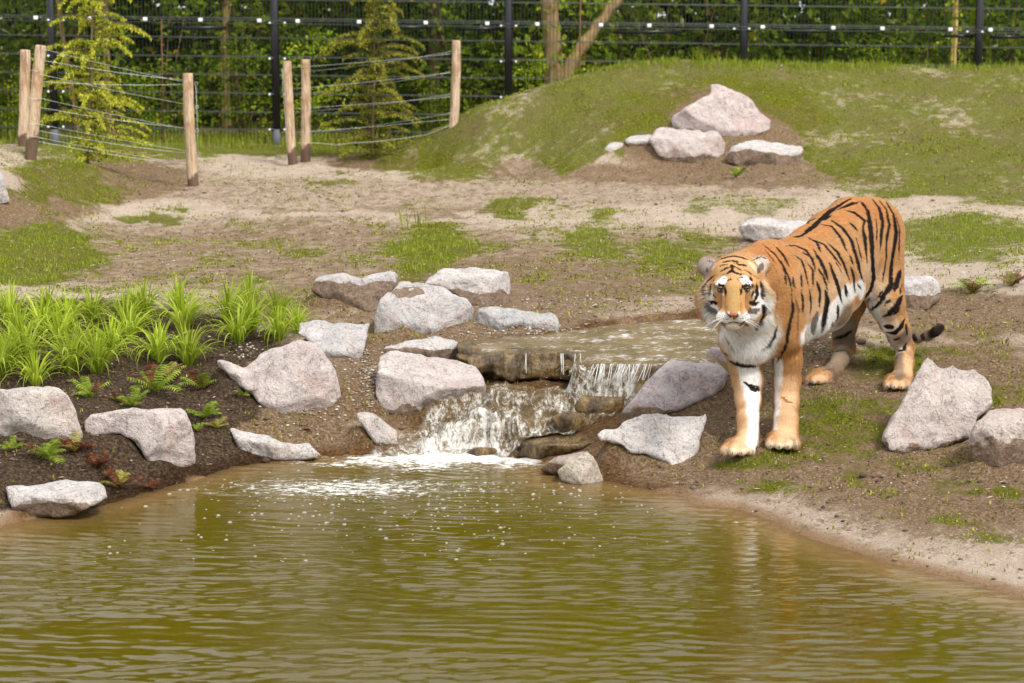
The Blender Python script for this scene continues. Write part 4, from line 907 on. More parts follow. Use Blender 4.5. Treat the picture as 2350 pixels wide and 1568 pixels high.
# stripes and one painted shoulder fold: polylines on the coat with a width (in crop pixels, about a millimetre each)
STR = []
def st(w, *pts, col=(.022, .016, .014), s=1.0, mirror=True, face=False):
    if face: pts = [(116.1 + x / 3, 348.4 + y / 3) for x, y in pts]; w = w / 3 * 1.55 + 1.2
    P = np.array(pts, float); out = []
    for a, b in zip(P[:-1], P[1:]):
        n = max(2, int(np.hypot(*(b - a)) / 5)); out += [a + (b - a) * t for t in np.linspace(0, 1, n)]
    m_ = len(out)
    for i, q in enumerate(out):
        tt = i / max(m_ - 1, 1); taper = min(1, .35 + 2.6 * min(tt, 1 - tt)) if not face else min(1, .55 + 3 * min(tt, 1 - tt))
        STR.append((snap(*q), w * (.5 if face else .84) * .00105 * taper, col, s, mirror and not face))
for w, *p in [(9, (520, 335), (590, 390), (640, 460), (670, 520), (685, 600)), (12, (590, 345), (640, 400), (668, 455)), (7, (540, 370), (580, 420), (602, 450)),
    (10, (685, 600), (690, 700), (672, 800), (652, 880), (625, 950), (590, 990)), (9, (605, 790), (590, 850), (560, 900), (520, 925)), (7, (735, 500), (742, 600)),  # first entry is the shoulder fold, its crease shade painted as a dark line
    (10, (650, 350), (700, 345), (760, 370), (800, 430), (815, 485)), (16, (690, 300), (745, 290)), (14, (800, 365), (840, 430), (870, 490), (885, 545)),
    (13, (790, 310), (860, 340), (910, 400), (952, 455)), (18, (900, 210), (960, 250), (1010, 320), (1040, 420), (1070, 545)), (14, (880, 330), (930, 380), (970, 450), (1000, 545)),
    (10, (700, 400), (740, 430), (762, 500), (775, 565)), (8, (760, 430), (800, 480), (802, 585)), (17, (890, 440), (920, 520), (945, 600), (960, 672)), (12, (820, 540), (840, 600), (835, 695)),
    (24, (868, 600), (880, 660), (865, 740), (845, 822)), (20, (975, 565), (985, 625)), (18, (935, 680), (930, 740), (912, 772)), (12, (1005, 460), (1025, 530), (1025, 605)),
    (15, (970, 152), (1030, 170), (1080, 210), (1072, 245)), (13, (1000, 220), (1042, 265)), (24, (1060, 108), (1100, 160), (1112, 240), (1120, 330), (1126, 440), (1130, 540), (1112, 600), (1078, 640)),
    (19, (1070, 240), (1085, 330), (1096, 445)), (16, (1120, 90), (1160, 140), (1180, 220), (1172, 300), (1165, 385)), (12, (1160, 100), (1200, 150), (1216, 230), (1202, 320), (1200, 420), (1180, 545)),
    (22, (1200, 112), (1240, 180), (1256, 280), (1240, 380), (1222, 480), (1225, 560), (1190, 620), (1150, 670), (1108, 702)), (16, (1236, 430), (1225, 520)), (9, (1250, 170), (1273, 260), (1270, 380), (1268, 430)),
    (24, (1280, 480), (1262, 540), (1240, 592)), (22, (1288, 620), (1260, 680), (1220, 720), (1178, 742)), (19, (1300, 752), (1280, 800), (1240, 835), (1194, 830)), (15, (1180, 795), (1232, 800)),
    (12, (1312, 880), (1290, 915), (1250, 920)), (13, (1306, 780), (1316, 842)), (20, (720, 300), (790, 250), (850, 190), (900, 150), (960, 112), (1000, 90)), (26, (845, 205), (875, 175)), (10, (880, 112), (950, 88)),
    (20, (760, 270), (800, 235)), (13, (930, 150), (1000, 120), (1052, 108)), (12, (840, 230), (900, 240), (950, 300), (985, 380)), (12, (770, 300), (820, 330), (840, 380)), (9, (1040, 560), (1060, 590)), (8, (630, 430), (650, 500), (655, 560)), (9, (735, 600), (748, 660), (745, 720)), (10, (780, 590), (792, 660), (785, 730)), (9, (850, 500), (872, 560), (880, 590)), (8, (920, 430), (945, 470), (958, 500)), (9, (1035, 300), (1055, 380), (1068, 440)), (9, (1000, 400), (1020, 450)), (8, (1140, 180), (1150, 260), (1146, 330)), (9, (1100, 640), (1085, 665)), (10, (1288, 560), (1272, 610)), (9, (1215, 640), (1180, 680)), (8, (740, 380), (770, 400)), (9, (900, 380), (925, 430)), (10, (1180, 600), (1150, 640)), (8, (690, 520), (700, 580)), (12, (1275, 690), (1240, 730)), (9, (830, 470), (850, 510)), (12, (905, 800), (900, 770)), (10, (1270, 860), (1235, 870))]: st(w, *p)
for w, *p in [(15, (903, 862), (960, 850), (1012, 820)), (10, (905, 922), (962, 915)), (20, (340, 985), (400, 1005), (485, 1012)), (11, (412, 1096), (450, 1118), (512, 1124)), (15, (455, 1124), (485, 1134), (514, 1136))]: st(w, *p, mirror=False)
st(26, (822, 720), (802, 790), (800, 830), col=(.10, .09, .09), s=.85)
for w, *p in [(6, (310, 840), (340, 900), (372, 942)), (5, (370, 810), (402, 852)), (8, (620, 1168), (660, 1195), (695, 1202)), (6, (603, 560), (607, 640), (590, 740), (560, 802)), (8, (700, 620), (722, 700), (716, 860)), (6, (1300, 500), (1290, 460)), (6, (560, 420), (600, 480), (620, 560))]: st(w, *p, col=(.16, .075, .03), s=.75, mirror=False)
st(16, (1340, 830), (1350, 870), col=(.05, .035, .03), mirror=False); st(16, (1385, 828), (1392, 866), col=(.05, .035, .03), mirror=False)
for w, *p in [(26, (520, 210), (640, 175), (760, 160), (880, 185), (1000, 220)), (22, (560, 265), (660, 240), (720, 235), (840, 265)), (20, (500, 330), (560, 315), (640, 290)), (22, (760, 280), (860, 305), (960, 320)),
    (20, (520, 410), (600, 370), (700, 330), (720, 320), (800, 350), (910, 410)), (20, (545, 475), (620, 455), (690, 410), (715, 400), (760, 430), (850, 455), (930, 465)), (25, (700, 300), (720, 400), (735, 430)),
    (16, (540, 550), (570, 530), (610, 535)), (36, (640, 560), (675, 550)), (22, (810, 530), (830, 560)), (18, (840, 510), (900, 520), (940, 540)), (34, (400, 570), (440, 550)), (26, (455, 600), (490, 610)),
    (36, (1030, 520), (1060, 570)), (30, (990, 600), (1010, 615)), (36, (462, 690), (500, 672), (540, 668), (585, 700), (597, 760), (590, 812)), (16, (478, 705), (505, 745), (560, 762)),
    (36, (1016, 692), (960, 664), (912, 680), (882, 735), (885, 802)), (16, (1002, 725), (960, 755), (900, 760)), (20, (440, 480), (380, 520), (300, 580), (265, 660), (250, 760), (255, 870)),
    (18, (360, 640), (340, 740), (335, 830)), (13, (420, 600), (412, 690)), (16, (400, 770), (410, 840), (440, 880)), (28, (330, 920), (370, 945), (430, 945), (470, 940)), (34, (1130, 620), (1145, 720), (1140, 830), (1100, 920)),
    (38, (1200, 610), (1230, 720), (1230, 860)), (16, (1060, 620), (1070, 700)), (20, (1085, 770), (1060, 850), (1040, 860)), (38, (1020, 940), (1100, 960), (1150, 940)), (20, (1010, 1030), (1025, 1045)),
    (50, (1240, 1000), (1262, 1100), (1230, 1200), (1180, 1280), (1110, 1380)), (12, (940, 390), (1050, 460), (1170, 550)), (18, (1050, 255), (1120, 190), (1210, 170), (1290, 205)), (18, (330, 235), (400, 260)),
    (8, (510, 1080), (560, 1120)), (8, (500, 1130), (590, 1165)), (10, (500, 1190), (600, 1220), (660, 1222)), (8, (950, 1080), (890, 1120)), (8, (980, 1120), (880, 1160)), (10, (980, 1190), (850, 1215)),
    (14, (600, 1095), (650, 1150), (700, 1200), (730, 1225)), (14, (868, 1095), (830, 1150), (780, 1200), (735, 1225)), (14, (735, 1225), (737, 1262)), (15, (737, 1262), (690, 1285), (630, 1300), (570, 1290)),
    (15, (737, 1262), (790, 1282), (850, 1295), (920, 1275))]: st(w, *p, face=True)
for w, *p in [(12, (612, 800), (592, 900), (600, 1010)), (12, (862, 800), (885, 900), (872, 1010)), (10, (850, 600), (872, 680), (862, 760)), (10, (615, 600), (597, 680), (606, 760))]: st(w, *p, face=True, col=(.20, .09, .03), s=.8)
for w, *p in [(24, (600, 330), (700, 305), (800, 330)), (18, (470, 540), (430, 640), (415, 700)), (22, (300, 700), (290, 800), (300, 900)), (26, (1175, 640), (1190, 740), (1180, 880)), (30, (1010, 870), (960, 900), (930, 905))][:0]: st(w, *p, face=True)
for w, *p in [(50, (295, 985), (330, 1040), (400, 1080), (460, 1105)), (50, (1000, 1100), (1120, 1080), (1160, 1060)), (55, (1150, 430), (1195, 380), (1230, 300)), (40, (290, 380), (310, 430)), (36, (540, 1275), (600, 1330)), (30, (1000, 1220), (900, 1300), (860, 1325))]:
    st(w, *p, face=True, col=(.07, .06, .06), s=.85)
SP = np.array([s[0] for s in STR]); SW = np.array([s[1] for s in STR]); SC = np.array([s[2] for s in STR]); SS = np.array([s[3] for s in STR]); SM = np.array([s[4] for s in STR])
# the far flank carries the same stripes, mirrored about the plane of the spine and laid on the coat
a0, a1 = tp(575, 470, 11.05), tp(1100, 235, 11.97); ax_ = (a1 - a0) / np.linalg.norm(a1 - a0); side = np.cross(ax_, [0, 0, 1]); side /= np.linalg.norm(side)
kdv = kdtree.KDTree(len(TVt))
for i, v in enumerate(TVt): kdv.insert(v, i)
kdv.balance()
mp_ = []
for q in SP[SM]:
    r_ = q - 2 * ((q - a0) @ side) * side
    if abs((q - a0) @ side) > .05: mp_.append((TVt[kdv.find(r_)[1]]))
    else: mp_.append(q)
SP2 = np.concatenate([SP, np.array(mp_)]); SW2 = np.concatenate([SW, SW[SM]]); SC2 = np.concatenate([SC, SC[SM]]); SS2 = np.concatenate([SS, SS[SM]])
kds = kdtree.KDTree(len(SP2))
for i, v in enumerate(SP2): kds.insert(v, i)
kds.balance()
DP = np.array([d[0] for d in DABS]); DR = np.array([d[1] for d in DABS]); DC = np.array([d[2] for d in DABS]); DS = np.array([d[3] for d in DABS])
belly_z = None
def coat(P, N):
    n = len(P); c = np.tile(np.array(ORG), (n, 1))
    # unseen underside and inner sides pale
    under = sm((-N[:, 2] - .35) / .4) * sm((P[:, 1] - 10.85) / .2); c += under[:, None] * (np.array(WHT) - c) * .85
    nz_ = fbm(P[:, 0] * 40, P[:, 1] * 40, P[:, 2] * 40, oct=2, seed=91)
    for p, r, col, s in zip(DP, DR, DC, DS):
        k = np.where((np.abs(P[:, 0] - p[0]) < r * 1.6) & (np.abs(P[:, 1] - p[1]) < r * 1.6) & (np.abs(P[:, 2] - p[2]) < r * 1.6))[0]
        if len(k) == 0: continue
        d = np.linalg.norm(P[k] - p, axis=1) / r
        w = s * sm((1.35 - d - nz_[k] * .12) / .75); c[k] += w[:, None] * (col - c[k])
    c *= (1 + .10 * fbm(P[:, 0] * 14, P[:, 1] * 14, P[:, 2] * 14, oct=3, seed=93))[:, None]
    jit = 1.5 * fbm(P[:, 0] * 90, P[:, 1] * 90, P[:, 2] * 50, oct=2, seed=92) * .0016 + fbm(P[:, 0] * 25, P[:, 1] * 25, P[:, 2] * 25, oct=2, seed=94) * .002
    big = np.zeros(n); ci = np.zeros(n, int)
    for i in range(n):
        best = 9; bi = 0
        for co, idx, dist in kds.find_n(P[i], 3):
            e = dist - SW2[idx]
            if e < best: best = e; bi = idx
        big[i] = best; ci[i] = bi
    inner = SW2[ci]; soft = np.clip(inner * .45, .0018, .005)
    w = sm((soft * .55 - big + jit * np.clip(inner / .006, .3, 1)) / soft) * SS2[ci]
    return c + w[:, None] * (SC2[ci] - c)
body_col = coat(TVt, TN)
m = M("tiger_coat", .85, spec=.05)
m.base(m.mix(1.0, m.attr("coat", "Color"), m.ramp(m.noise(120, 3, .7, map_=((1, 1, .35),)), [(.3, .82), (.7, 1.12)]), 'MULTIPLY'))
m.nrm(m.bump(m.noise(150, 3, .7, map_=((1, 1, .3),)), .35, .004))
coat_mat = m.m
tiger = empty("tiger", tp(800, 1200, 11.3) * [1, 1, 0] + [0, 0, .17])
tag(tiger, "orange tiger with black stripes standing on the bank and facing the camera", "tiger")
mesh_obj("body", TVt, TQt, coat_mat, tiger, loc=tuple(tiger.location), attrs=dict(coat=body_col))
# fur: short tapering hairs rooted all over the coat
a_ = np.linalg.norm(np.cross(TVt[TQt[:, 2]] - TVt[TQt[:, 0]], TVt[TQt[:, 3]] - TVt[TQt[:, 1]]), axis=1)
LEN = []   # hair length dabs
def hl(L, r, *pts):
    for x, y in pts: LEN.append((snap(x, y), r * .00098, L))
hl(.006, 120, (365, 600), (365, 680), (365, 740), (300, 600), (430, 600), (365, 520)); hl(.008, 80, (370, 450), (300, 480), (440, 480))
hl(.006, 60, (400, 1450), (630, 1420), (1255, 1110), (830, 1080), (450, 1400), (650, 1350)); hl(.010, 90, (440, 1150), (650, 1150), (440, 1290), (650, 1280), (1280, 1000), (950, 950), (1240, 830))
hl(.045, 50, (195, 600), (190, 660), (205, 710), (555, 600), (565, 660), (560, 720), (240, 750), (535, 770), (500, 790)); hl(.032, 60, (760, 850), (850, 800), (930, 730), (1000, 630), (1050, 580)); hl(.026, 90, (400, 930), (500, 900), (560, 960), (430, 850))
hl(.008, 40, (205, 455), (520, 450)); hl(.016, 40, (550, 560), (200, 550))
pr = a_ / a_.sum()
NF = 330000
fi = rng.choice(len(TQt), NF, p=pr); uu, vv = rng.random(NF), rng.random(NF)
def bil(A): q = TQt[fi]; return (A[q[:, 0]] * ((1 - uu) * (1 - vv))[:, None] + A[q[:, 1]] * (uu * (1 - vv))[:, None] + A[q[:, 2]] * (uu * vv)[:, None] + A[q[:, 3]] * ((1 - uu) * vv)[:, None])
FP, FN, FC = bil(TVt), bil(TN), bil(body_col)
FN /= np.linalg.norm(FN, axis=1)[:, None]
Ln = np.full(NF, .019)
for p, r, L in LEN:
    d = np.linalg.norm(FP - p, axis=1) / r; w = sm((1.4 - d) / .8); Ln += w * (L - Ln)
kill = np.zeros(NF, bool)
for sx in (293, 433): kill |= np.linalg.norm((FP - tp(sx, 587, 10.49)) / [1, 2, .55], axis=1) < .0235
kill |= (np.linalg.norm((FP - tp(362, 732, 10.36)) / [1, 1.5, .8], axis=1) < .022)
nose = tp(363, 690, 10.38); back = ax_ * 1.0 + np.array([0, 0, -.55])
hd = sm((.26 - np.linalg.norm(FP - HC, axis=1)) / .06)
leg = sm((.78 - FP[:, 2]) / .2) * (1 - hd)
D = (1 - hd - leg)[:, None] * back + leg[:, None] * np.array([0, .0, -1.0])
dn = FP - nose; dn /= np.linalg.norm(dn, axis=1)[:, None] + 1e-9; D = D + hd[:, None] * (dn + [0, 0, -.25])
D = D - (D * FN).sum(1)[:, None] * FN; D /= np.linalg.norm(D, axis=1)[:, None] + 1e-9
D = D + rng.normal(size=(NF, 3)) * .16; D -= (D * FN).sum(1)[:, None] * FN; D /= np.linalg.norm(D, axis=1)[:, None] + 1e-9
lift = np.clip(.16 + Ln * 7 + rng.normal(size=NF) * .07, .05, .7)
Ln = Ln * rng.uniform(.7, 1.25, NF)
side_ = np.cross(D, FN); wd = np.clip(Ln * .045, .0009, .0016)[:, None]
base_ = FP - FN * .0012
b0, b1 = base_ - side_ * wd, base_ + side_ * wd
md_ = base_ + D * (Ln * .55)[:, None] + FN * (Ln * .55 * lift)[:, None]
m0, m1 = md_ - side_ * wd * .7, md_ + side_ * wd * .7
tip = base_ + D * Ln[:, None] + FN * (Ln * lift * .75)[:, None] + np.array([0, 0, -1]) * (Ln ** 2 * 4)[:, None]
ok = ~kill; n_ = ok.sum()
FV = np.stack([b0[ok], b1[ok], m1[ok], m0[ok], tip[ok]], 1).reshape(-1, 3)
k = np.arange(n_) * 5
def near_col(P): return body_col[np.fromiter((kdv.find(q)[1] for q in P), int, len(P))]
vary = rng.uniform(.66, 1.24, (n_, 1)); c_root = FC[ok] * vary * .86; c_mid = near_col(md_[ok]) * vary; c_tip = near_col(tip[ok]) * vary * 1.05
cc = np.clip(np.stack([c_root, c_root, c_mid, c_mid, c_tip], 1).reshape(-1, 3), 0, .9)
m = M("tiger_fur", .75, spec=.06); m.base(m.attr("coat", "Color")); m.translucent(m.attr("coat", "Color"), .25)
fur = mesh_obj("fur", FV, [np.stack([k, k + 1, k + 2, k + 3], 1), np.stack([k + 3, k + 2, k + 4], 1)], m.m, tiger, loc=tuple(tiger.location), attrs=dict(coat=cc))
fur['kind'] = 'stuff'
# eyes
iris = M("eye_iris", .12, (.27, .165, .05), spec=.6).m; pupil = M("eye_pupil", .08, (.005, .005, .005), spec=.8).m; scl = M("eye_dark", .2, (.03, .02, .015), spec=.6).m
for sx in (293, 433):
    c = tp(sx, 588, 10.507); r = .0200; V = [c + [0, -r, 0]]; th = np.arange(20) / 20 * 2 * math.pi; angs = [11, 18, 28, 38, 46, 52, 58, 75, 90, 120, 150]
    for a in angs: a = math.radians(a); V += [c + np.array([math.sin(a) * math.cos(t), -math.cos(a), math.sin(a) * math.sin(t)]) * r for t in th]
    V = np.array(V); T3 = [[0, 1 + (j + 1) % 20, 1 + j] for j in range(20)]; Q4 = []; mi = [1] * 20
    for k in range(len(angs) - 1):
        for j in range(20): Q4.append([1 + k * 20 + j, 1 + k * 20 + (j + 1) % 20, 21 + k * 20 + (j + 1) % 20, 21 + k * 20 + j]); mi.append(1 if k < 1 else 0 if k < 5 else 2)
    e = mesh_obj("eye", V, [np.array(T3), np.array(Q4)], None, tiger, loc=tuple(c), mats=[iris, pupil, scl], midx=mi)
lidm = M("eyelid_skin", .5, (.018, .013, .011), spec=.3).m
for sx, sg_ in ((293, 1), (433, -1)):
    c = np.array(tp(sx, 588, 10.507)); R_ = .0212
    for el0, el1, w_, nm in ((30, 14, .0042, "upper_eyelid"), (-30, -22, .0022, "lower_eyelid")):
        az = np.radians(np.linspace(-58, 58, 12)); el = np.radians(el0 * np.cos(np.linspace(-1.4, 1.4, 12)) * .75 + 6 * sg_ * -np.linspace(-1, 1, 12) * (1 if el0 > 0 else .6))
        P = c + R_ * np.stack([np.sin(az) * np.cos(el), -np.cos(az) * np.cos(el), np.sin(el)], 1)
        g = Geo(); g.tube(P, np.array([.3, 1, 1.1, 1, .3]) * w_, 7); g.obj(nm, lidm, tiger, loc=tuple(c))
# whiskers and claws
whm = M("whisker_hair", .4, (.85, .83, .78)).m
for sgn, bx in ((1, 425), (-1, 305)):
    for i in range(13):
        a = snap(bx - sgn * rng.uniform(0, 22), 735 + rng.uniform(0, 28)); L = rng.uniform(.07, .13)
        d = np.array([sgn * rng.uniform(.6, 1.0), rng.uniform(.0, .5), rng.uniform(-.75, .05)]); d /= np.linalg.norm(d)
        t = np.linspace(0, 1, 6)[:, None]; g = Geo(); g.tube(a + d * t * L + np.array([0, 0, -.03]) * t ** 2, [.0008, .0006, .0002], 4); g.obj("whisker", whm, tiger, loc=tuple(a))
cm = M("claw", .3, (.16, .13, .11)).m
for q in TIPS:
    g = Geo(); g.tube([q + [0, .012, .004], q + [0, .0, .001], q + [0, -.006, -.008]], [.004, .003, .0008], 6); g.obj("claw", cm, tiger, loc=tuple(q))
# ------------------------------------------------------------------ wooden tree guards with wires
m = M("post_wood", .9, spec=.08)
g = m.noise(9, 6, .7, map_=((5, 5, .5),), dist=.8); kn = m.noise(5, 4, .6, map_=((1, 1, .6),))
c = m.ramp(g, [(.34, (.22, .14, .08)), (.46, (.52, .38, .25)), (.65, (.68, .54, .39))]); c = m.mix(m.ramp(kn, [(.52, 0), (.62, .75)]), c, (.36, .20, .10)); c = m.mix(m.ramp(m.noise(3, 5, .7, map_=((9, 9, .8),)), [(.36, .8), (.45, 0)]), c, (.17, .11, .07))
c = m.mix(m.ramp(m.noise(30, 3, .6, map_=((6, 6, .4),)), [(.3, .5), (.4, 0)]), c, (.16, .10, .06))
c = m.mix(m.ramp(m.math('ADD', m.attr("soil"), m.math('MULTIPLY', m.math('SUBTRACT', m.noise(12), .5), .5)), [(.45, 0), (.55, .9)]), c, (.105, .062, .045)); m.base(c); m.nrm(m.bump(g, .6, .01))
post_mat = m.m
wire_mat = M("galvanised_wire", .35, (.62, .63, .62), spec=.6).m; wire_mat.node_tree.nodes["Principled BSDF"].inputs["Metallic"].default_value = .4
def wood_post(parent, top, base, Y, w, soil=.16, seed=0):
    b = at(base[0], base[1], Y); t = at(top[0], top[1], Y); r = w / 2 / (FPX / proj(b)[2]); rr = np.random.default_rng(seed)
    b = b + (b - t) / np.linalg.norm(b - t) * .12
    s = np.linspace(0, 1, 26); P = b + (t - b) * s[:, None]; L = np.linalg.norm(t - b)
    P[:, 0] += np.sin(s * 3 + seed) * .008 + np.cumsum(rr.normal(size=26)) * .0012
    rad = r * (1.05 - .10 * s) * (1 + rr.normal(size=26) * .012); rad = np.concatenate([rad, [rad[-1] * .98, rad[-1] * .86]])
    P = np.concatenate([P, [P[-1] + (t - b) * .004, P[-1] + (t - b) * .009]])
    V, Q, T = tube(P, 1.0, 18)
    # radius per ring
    V2 = V.copy()
    for i in range(len(P)):
        a = V[i * 18:(i + 1) * 18] - P[i]; th = np.arange(18) / 18 * 2 * math.pi
        V2[i * 18:(i + 1) * 18] = P[i] + a * (rad[i] * (1 + .03 * np.sin(th * 3 + seed) + .02 * np.sin(th * 7 + i * .1)))[:, None]
    hgt = (V2 - b) @ (t - b) / L; o = mesh_obj("post", V2, [Q, T], post_mat, None, loc=tuple(b), attrs=dict(soil=np.clip(1 - (hgt - .12) / soil * .5 + .12 * (V2[:, 0] - b[0]) / r, 0, 1)))
    adopt(o, parent); return b, t, r
def wire(parent, pts, r=.0022, name="wire"):
    V, Q, T = tube(pts, r, 5); return mesh_obj(name, V, [Q, T], wire_mat, parent, loc=tuple(pts[0]))
g1 = empty("wire_tree_guard", hit(240, 400)); tag(g1, "wooden posts with strung wires round the young hemlock at far left", "fence")
wood_post(g1, (60, 117), (50, 352), 20.6, 24, seed=1); wood_post(g1, (96, 107), (70, 360), 20.0, 26, seed=2); wood_post(g1, (432, 171), (445, 436), 21.1, 24.5, seed=3, soil=.15)
c3 = lambda x, y: (x * .281, y * .281)
def strand(parent, a, Ya, b, Yb, sag=.01, n=12, r=.0017):
    A, B = at(*a, Ya), at(*b, Yb); t = np.linspace(0, 1, n)[:, None]; return wire(parent, A + (B - A) * t - np.array([0, 0, 1]) * sag * 4 * t * (1 - t), r)
for (a, b) in [((350, 400), (1495, 668)), ((330, 607), (1505, 850)), ((315, 800), (1515, 1052)), ((290, 1008), (1520, 1232)), ((285, 1118), (1528, 1338))]:
    strand(g1, c3(*a), 19.94, c3(*b), 21.05)
for (a, b) in [((240, 472), (1500, 655)), ((235, 660), (1500, 690)), ((240, 862), (1515, 1045)), ((230, 1050), (1520, 1252)), ((225, 1138), (1525, 1345))]:
    strand(g1, c3(*a), 20.8, c3(*b), 21.3, .02)
for y, (xa, xb) in zip((684, 876, 1066, 1255), ((1570, 1602), (1585, 1608), (1590, 1610), (1595, 1618))):
    p = at(*c3(xb, y), 21.05); th = np.linspace(0, 2 * math.pi, 12); wire(g1, p + np.stack([np.cos(th) * .016, np.zeros(12), np.sin(th) * .018], 1), .002, "wire_loop")
wire(g1, [at(*c3(1600, 700), 21.04), at(*c3(1612, 1060), 21.04), at(*c3(1618, 1340), 21.04)], .0018)
for y in (575 // 1, 800, 1010, 1110):
    p0, p1 = at(*c3(210 if y > 700 else 250, y), 19.93), at(*c3(320 if y < 900 else 300, y + 6), 19.93); wire(g1, [p0 + [-.01, .03, 0], p0 + [.02, -.0, 0], p1 + [-.02, 0, 0], p1 + [.01, .03, 0]], .002)
g2 = empty("wire_tree_guard", hit(760, 375)); tag(g2, "wooden posts with strung wires round the hemlock in the middle, beside the mound", "fence")
c4 = lambda x, y: (587.5 + .25 * x, .25 * y)
wood_post(g2, (658, 143), (673, 374), 23.6, 21, seed=4); wood_post(g2, (701, 139), (703, 366), 23.9, 22, seed=5); wood_post(g2, (1045, 95), (1040, 300), 23.75, 21, seed=6, soil=.001)
for (a, b) in [((335, 620), (1785, 495)), ((340, 815), (1785, 668)), ((350, 997), (1785, 890)), ((380, 1215), (1780, 1095))]: strand(g2, c4(*a), 23.5, c4(*b), 23.15)
for (a, b) in [((500, 655), (1790, 472)), ((500, 855), (1785, 660)), ((500, 1020), (1785, 865)), ((500, 1218), (1785, 1040))]: strand(g2, c4(*a), 24.3, c4(*b), 23.3, .02)
wire(g2, [at(*c4(*p), 23.4) for p in ((380, 1313), (500, 1312), (640, 1320), (720, 1330), (900, 1312), (1060, 1305), (1300, 1278), (1560, 1240), (1700, 1185), (1780, 1150))], .0025)
wire(g2, [at(*c4(241, 630), 23.45), at(*c4(246, 810), 23.45), at(*c4(262, 1010), 23.45), at(*c4(280, 1210), 23.45), at(*c4(288, 1310), 23.45)], .0018)

# ------------------------------------------------------------------ black perimeter fence
black = M("black_coated_steel", .35, (.012, .012, .016), spec=.5).m; rodm = M("dark_wire_mesh", .6, (.022, .025, .025), spec=.3).m
hotm = M("steel_strand", .5, (.10, .105, .105), spec=.4).m
plast = M("white_insulator_plastic", .4, (.85, .85, .85)).m
FY = 26.0
pf = empty("perimeter_fence", (0, FY, .74)); tag(pf, "tall black steel mesh fence along the woods with white insulators", "fence")
def fslope(px): return (px - 82) * (28 / 2191.0)      # the fence runs slightly downhill to the right
PX = [-400, 128, 636, 1167, 1702, 2237, 2760]
for x in PX:
    b = at(x, 345, FY); b[2] = .6; r = .0505
    g = Geo(); g.tube([b, b + [0, 0, 3.0]], r, 16); po = g.obj("post", black, pf, loc=tuple(b))
    g = Geo(); g.tube([b + [0, 0, .0], b + [0, 0, .32]], r + .008, 16); sl = g.obj("post_sleeve", M("grey_sleeve", .6, (.10, .10, .11)).m if x == PX[0] else bpy.data.materials["grey_sleeve"], pf, loc=tuple(b)); 
    for y in (53, 135, 217, 298):
        p = at(x, y + fslope(x) - fslope(636), FY - .055)
        for dx in (-.092, .092):
            g = Geo(); g.tube([p + [dx, .03, 0], p + [dx, -.01, 0]], .014, 10); g.obj("clamp_bolt", plast, pf, loc=tuple(p + [dx, 0, 0]))
            g = Geo(); g.box(p + [dx * .75, .012, 0], (.035, .006, .012)); g.obj("clamp", black, pf, smooth=False, loc=tuple(p + [dx * .75, 0, 0]))
rows = [-8, 36, 81, 124, 166, 208, 251, 292, 328]
for y in rows:
    A, B = at(-400, y + fslope(-400), FY - .02), at(2760, y + fslope(2760), FY - .02)
    for dz in (-.006, .006):
        g = Geo(); g.tube([A + [0, 0, dz], B + [0, 0, dz]], .0034, 5)
        g.obj("horizontal_rod", hotm, pf, loc=tuple(A))
for a, b in zip(PX[:-1], PX[1:]):
    g = Geo(); X0, X1 = at(a, 0, FY)[0], at(b, 0, FY)[0]; xs = np.arange(X0 + .06, X1 - .04, .045)
    for x in xs: g.box((x, FY, 1.9), (.0028, .0028, 1.25))
    o = g.obj("mesh_panel", rodm, pf, smooth=False, loc=(float(X0), FY, .7)); o['kind'] = 'stuff'
hy = FY - .16
A, B = at(-400, 41 + fslope(-400), hy), at(2760, 41 + fslope(2760), hy)
g = Geo(); g.tube([A, B], .0035, 5); g.obj("electric_wire", hotm, pf, loc=tuple(A)); g = Geo(); g.tube([A + [0, 0, -.035], B + [0, 0, -.035]], .003, 5); g.obj("electric_wire", hotm, pf, loc=tuple(A))
for x in (82, 205, 333, 460, 595, 683, 824, 977, 1118, 1233, 1379, 1490, 1633, 1750, 1912, 2025, 2181, 2273):
    p = at(x, 41 + fslope(x), hy - .01)
    o = Geo().box(p, (.026, .014, .022)).obj("insulator", plast, pf, smooth=False, loc=tuple(p))
    bv = o.modifiers.new("bevel", 'BEVEL'); bv.width = .006; bv.segments = 2
    Geo().box(p + [.0, .08, .0], (.005, .08, .005)).obj("insulator_arm", black, pf, smooth=False, loc=tuple(p))
for a, b, y in ((380, 520, 64), (870, 985, 63), (1045, 1150, 66), (1408, 1560, 74), (1800, 1905, 72), (2168, 2235, 83), (2270, 2350, 85)):
    p0, p1 = at(a, y, FY + .12), at(b, y, FY + .12); Geo().box((p0 + p1) / 2, ((p1 - p0)[0] / 2, .015, .02)).obj("rail", black, pf, smooth=False, loc=tuple((p0 + p1) / 2))

# ------------------------------------------------------------------ leaves and woods
def leaves(C, sizes, rg, tiltz=.6, asp=.5, droop=0):
    """one pointed folded leaf of 4 triangles per centre"""
    n = len(C); a = rg.random(n) * 2 * math.pi; e = (rg.random(n) - .5) * 1.6 - droop
    d = np.stack([np.cos(a) * np.cos(e), np.sin(a) * np.cos(e), np.sin(e)], 1)
    up = np.array([0, 0, 1.0]) + rg.normal(size=(n, 3)) * tiltz; s = np.cross(d, up); s /= np.linalg.norm(s, axis=1)[:, None] + 1e-9; nn = np.cross(s, d)
    L = sizes[:, None]
    V = np.stack([C, C + d * L * .45 + s * L * asp * .5 + nn * L * .06, C + d * L + nn * L * -.05, C + d * L * .45 - s * L * asp * .5 + nn * L * .06], 1).reshape(-1, 3)
    k = np.arange(n) * 4
    return V, np.concatenate([np.stack([k, k + 1, k + 2], 1), np.stack([k, k + 2, k + 3], 1)])
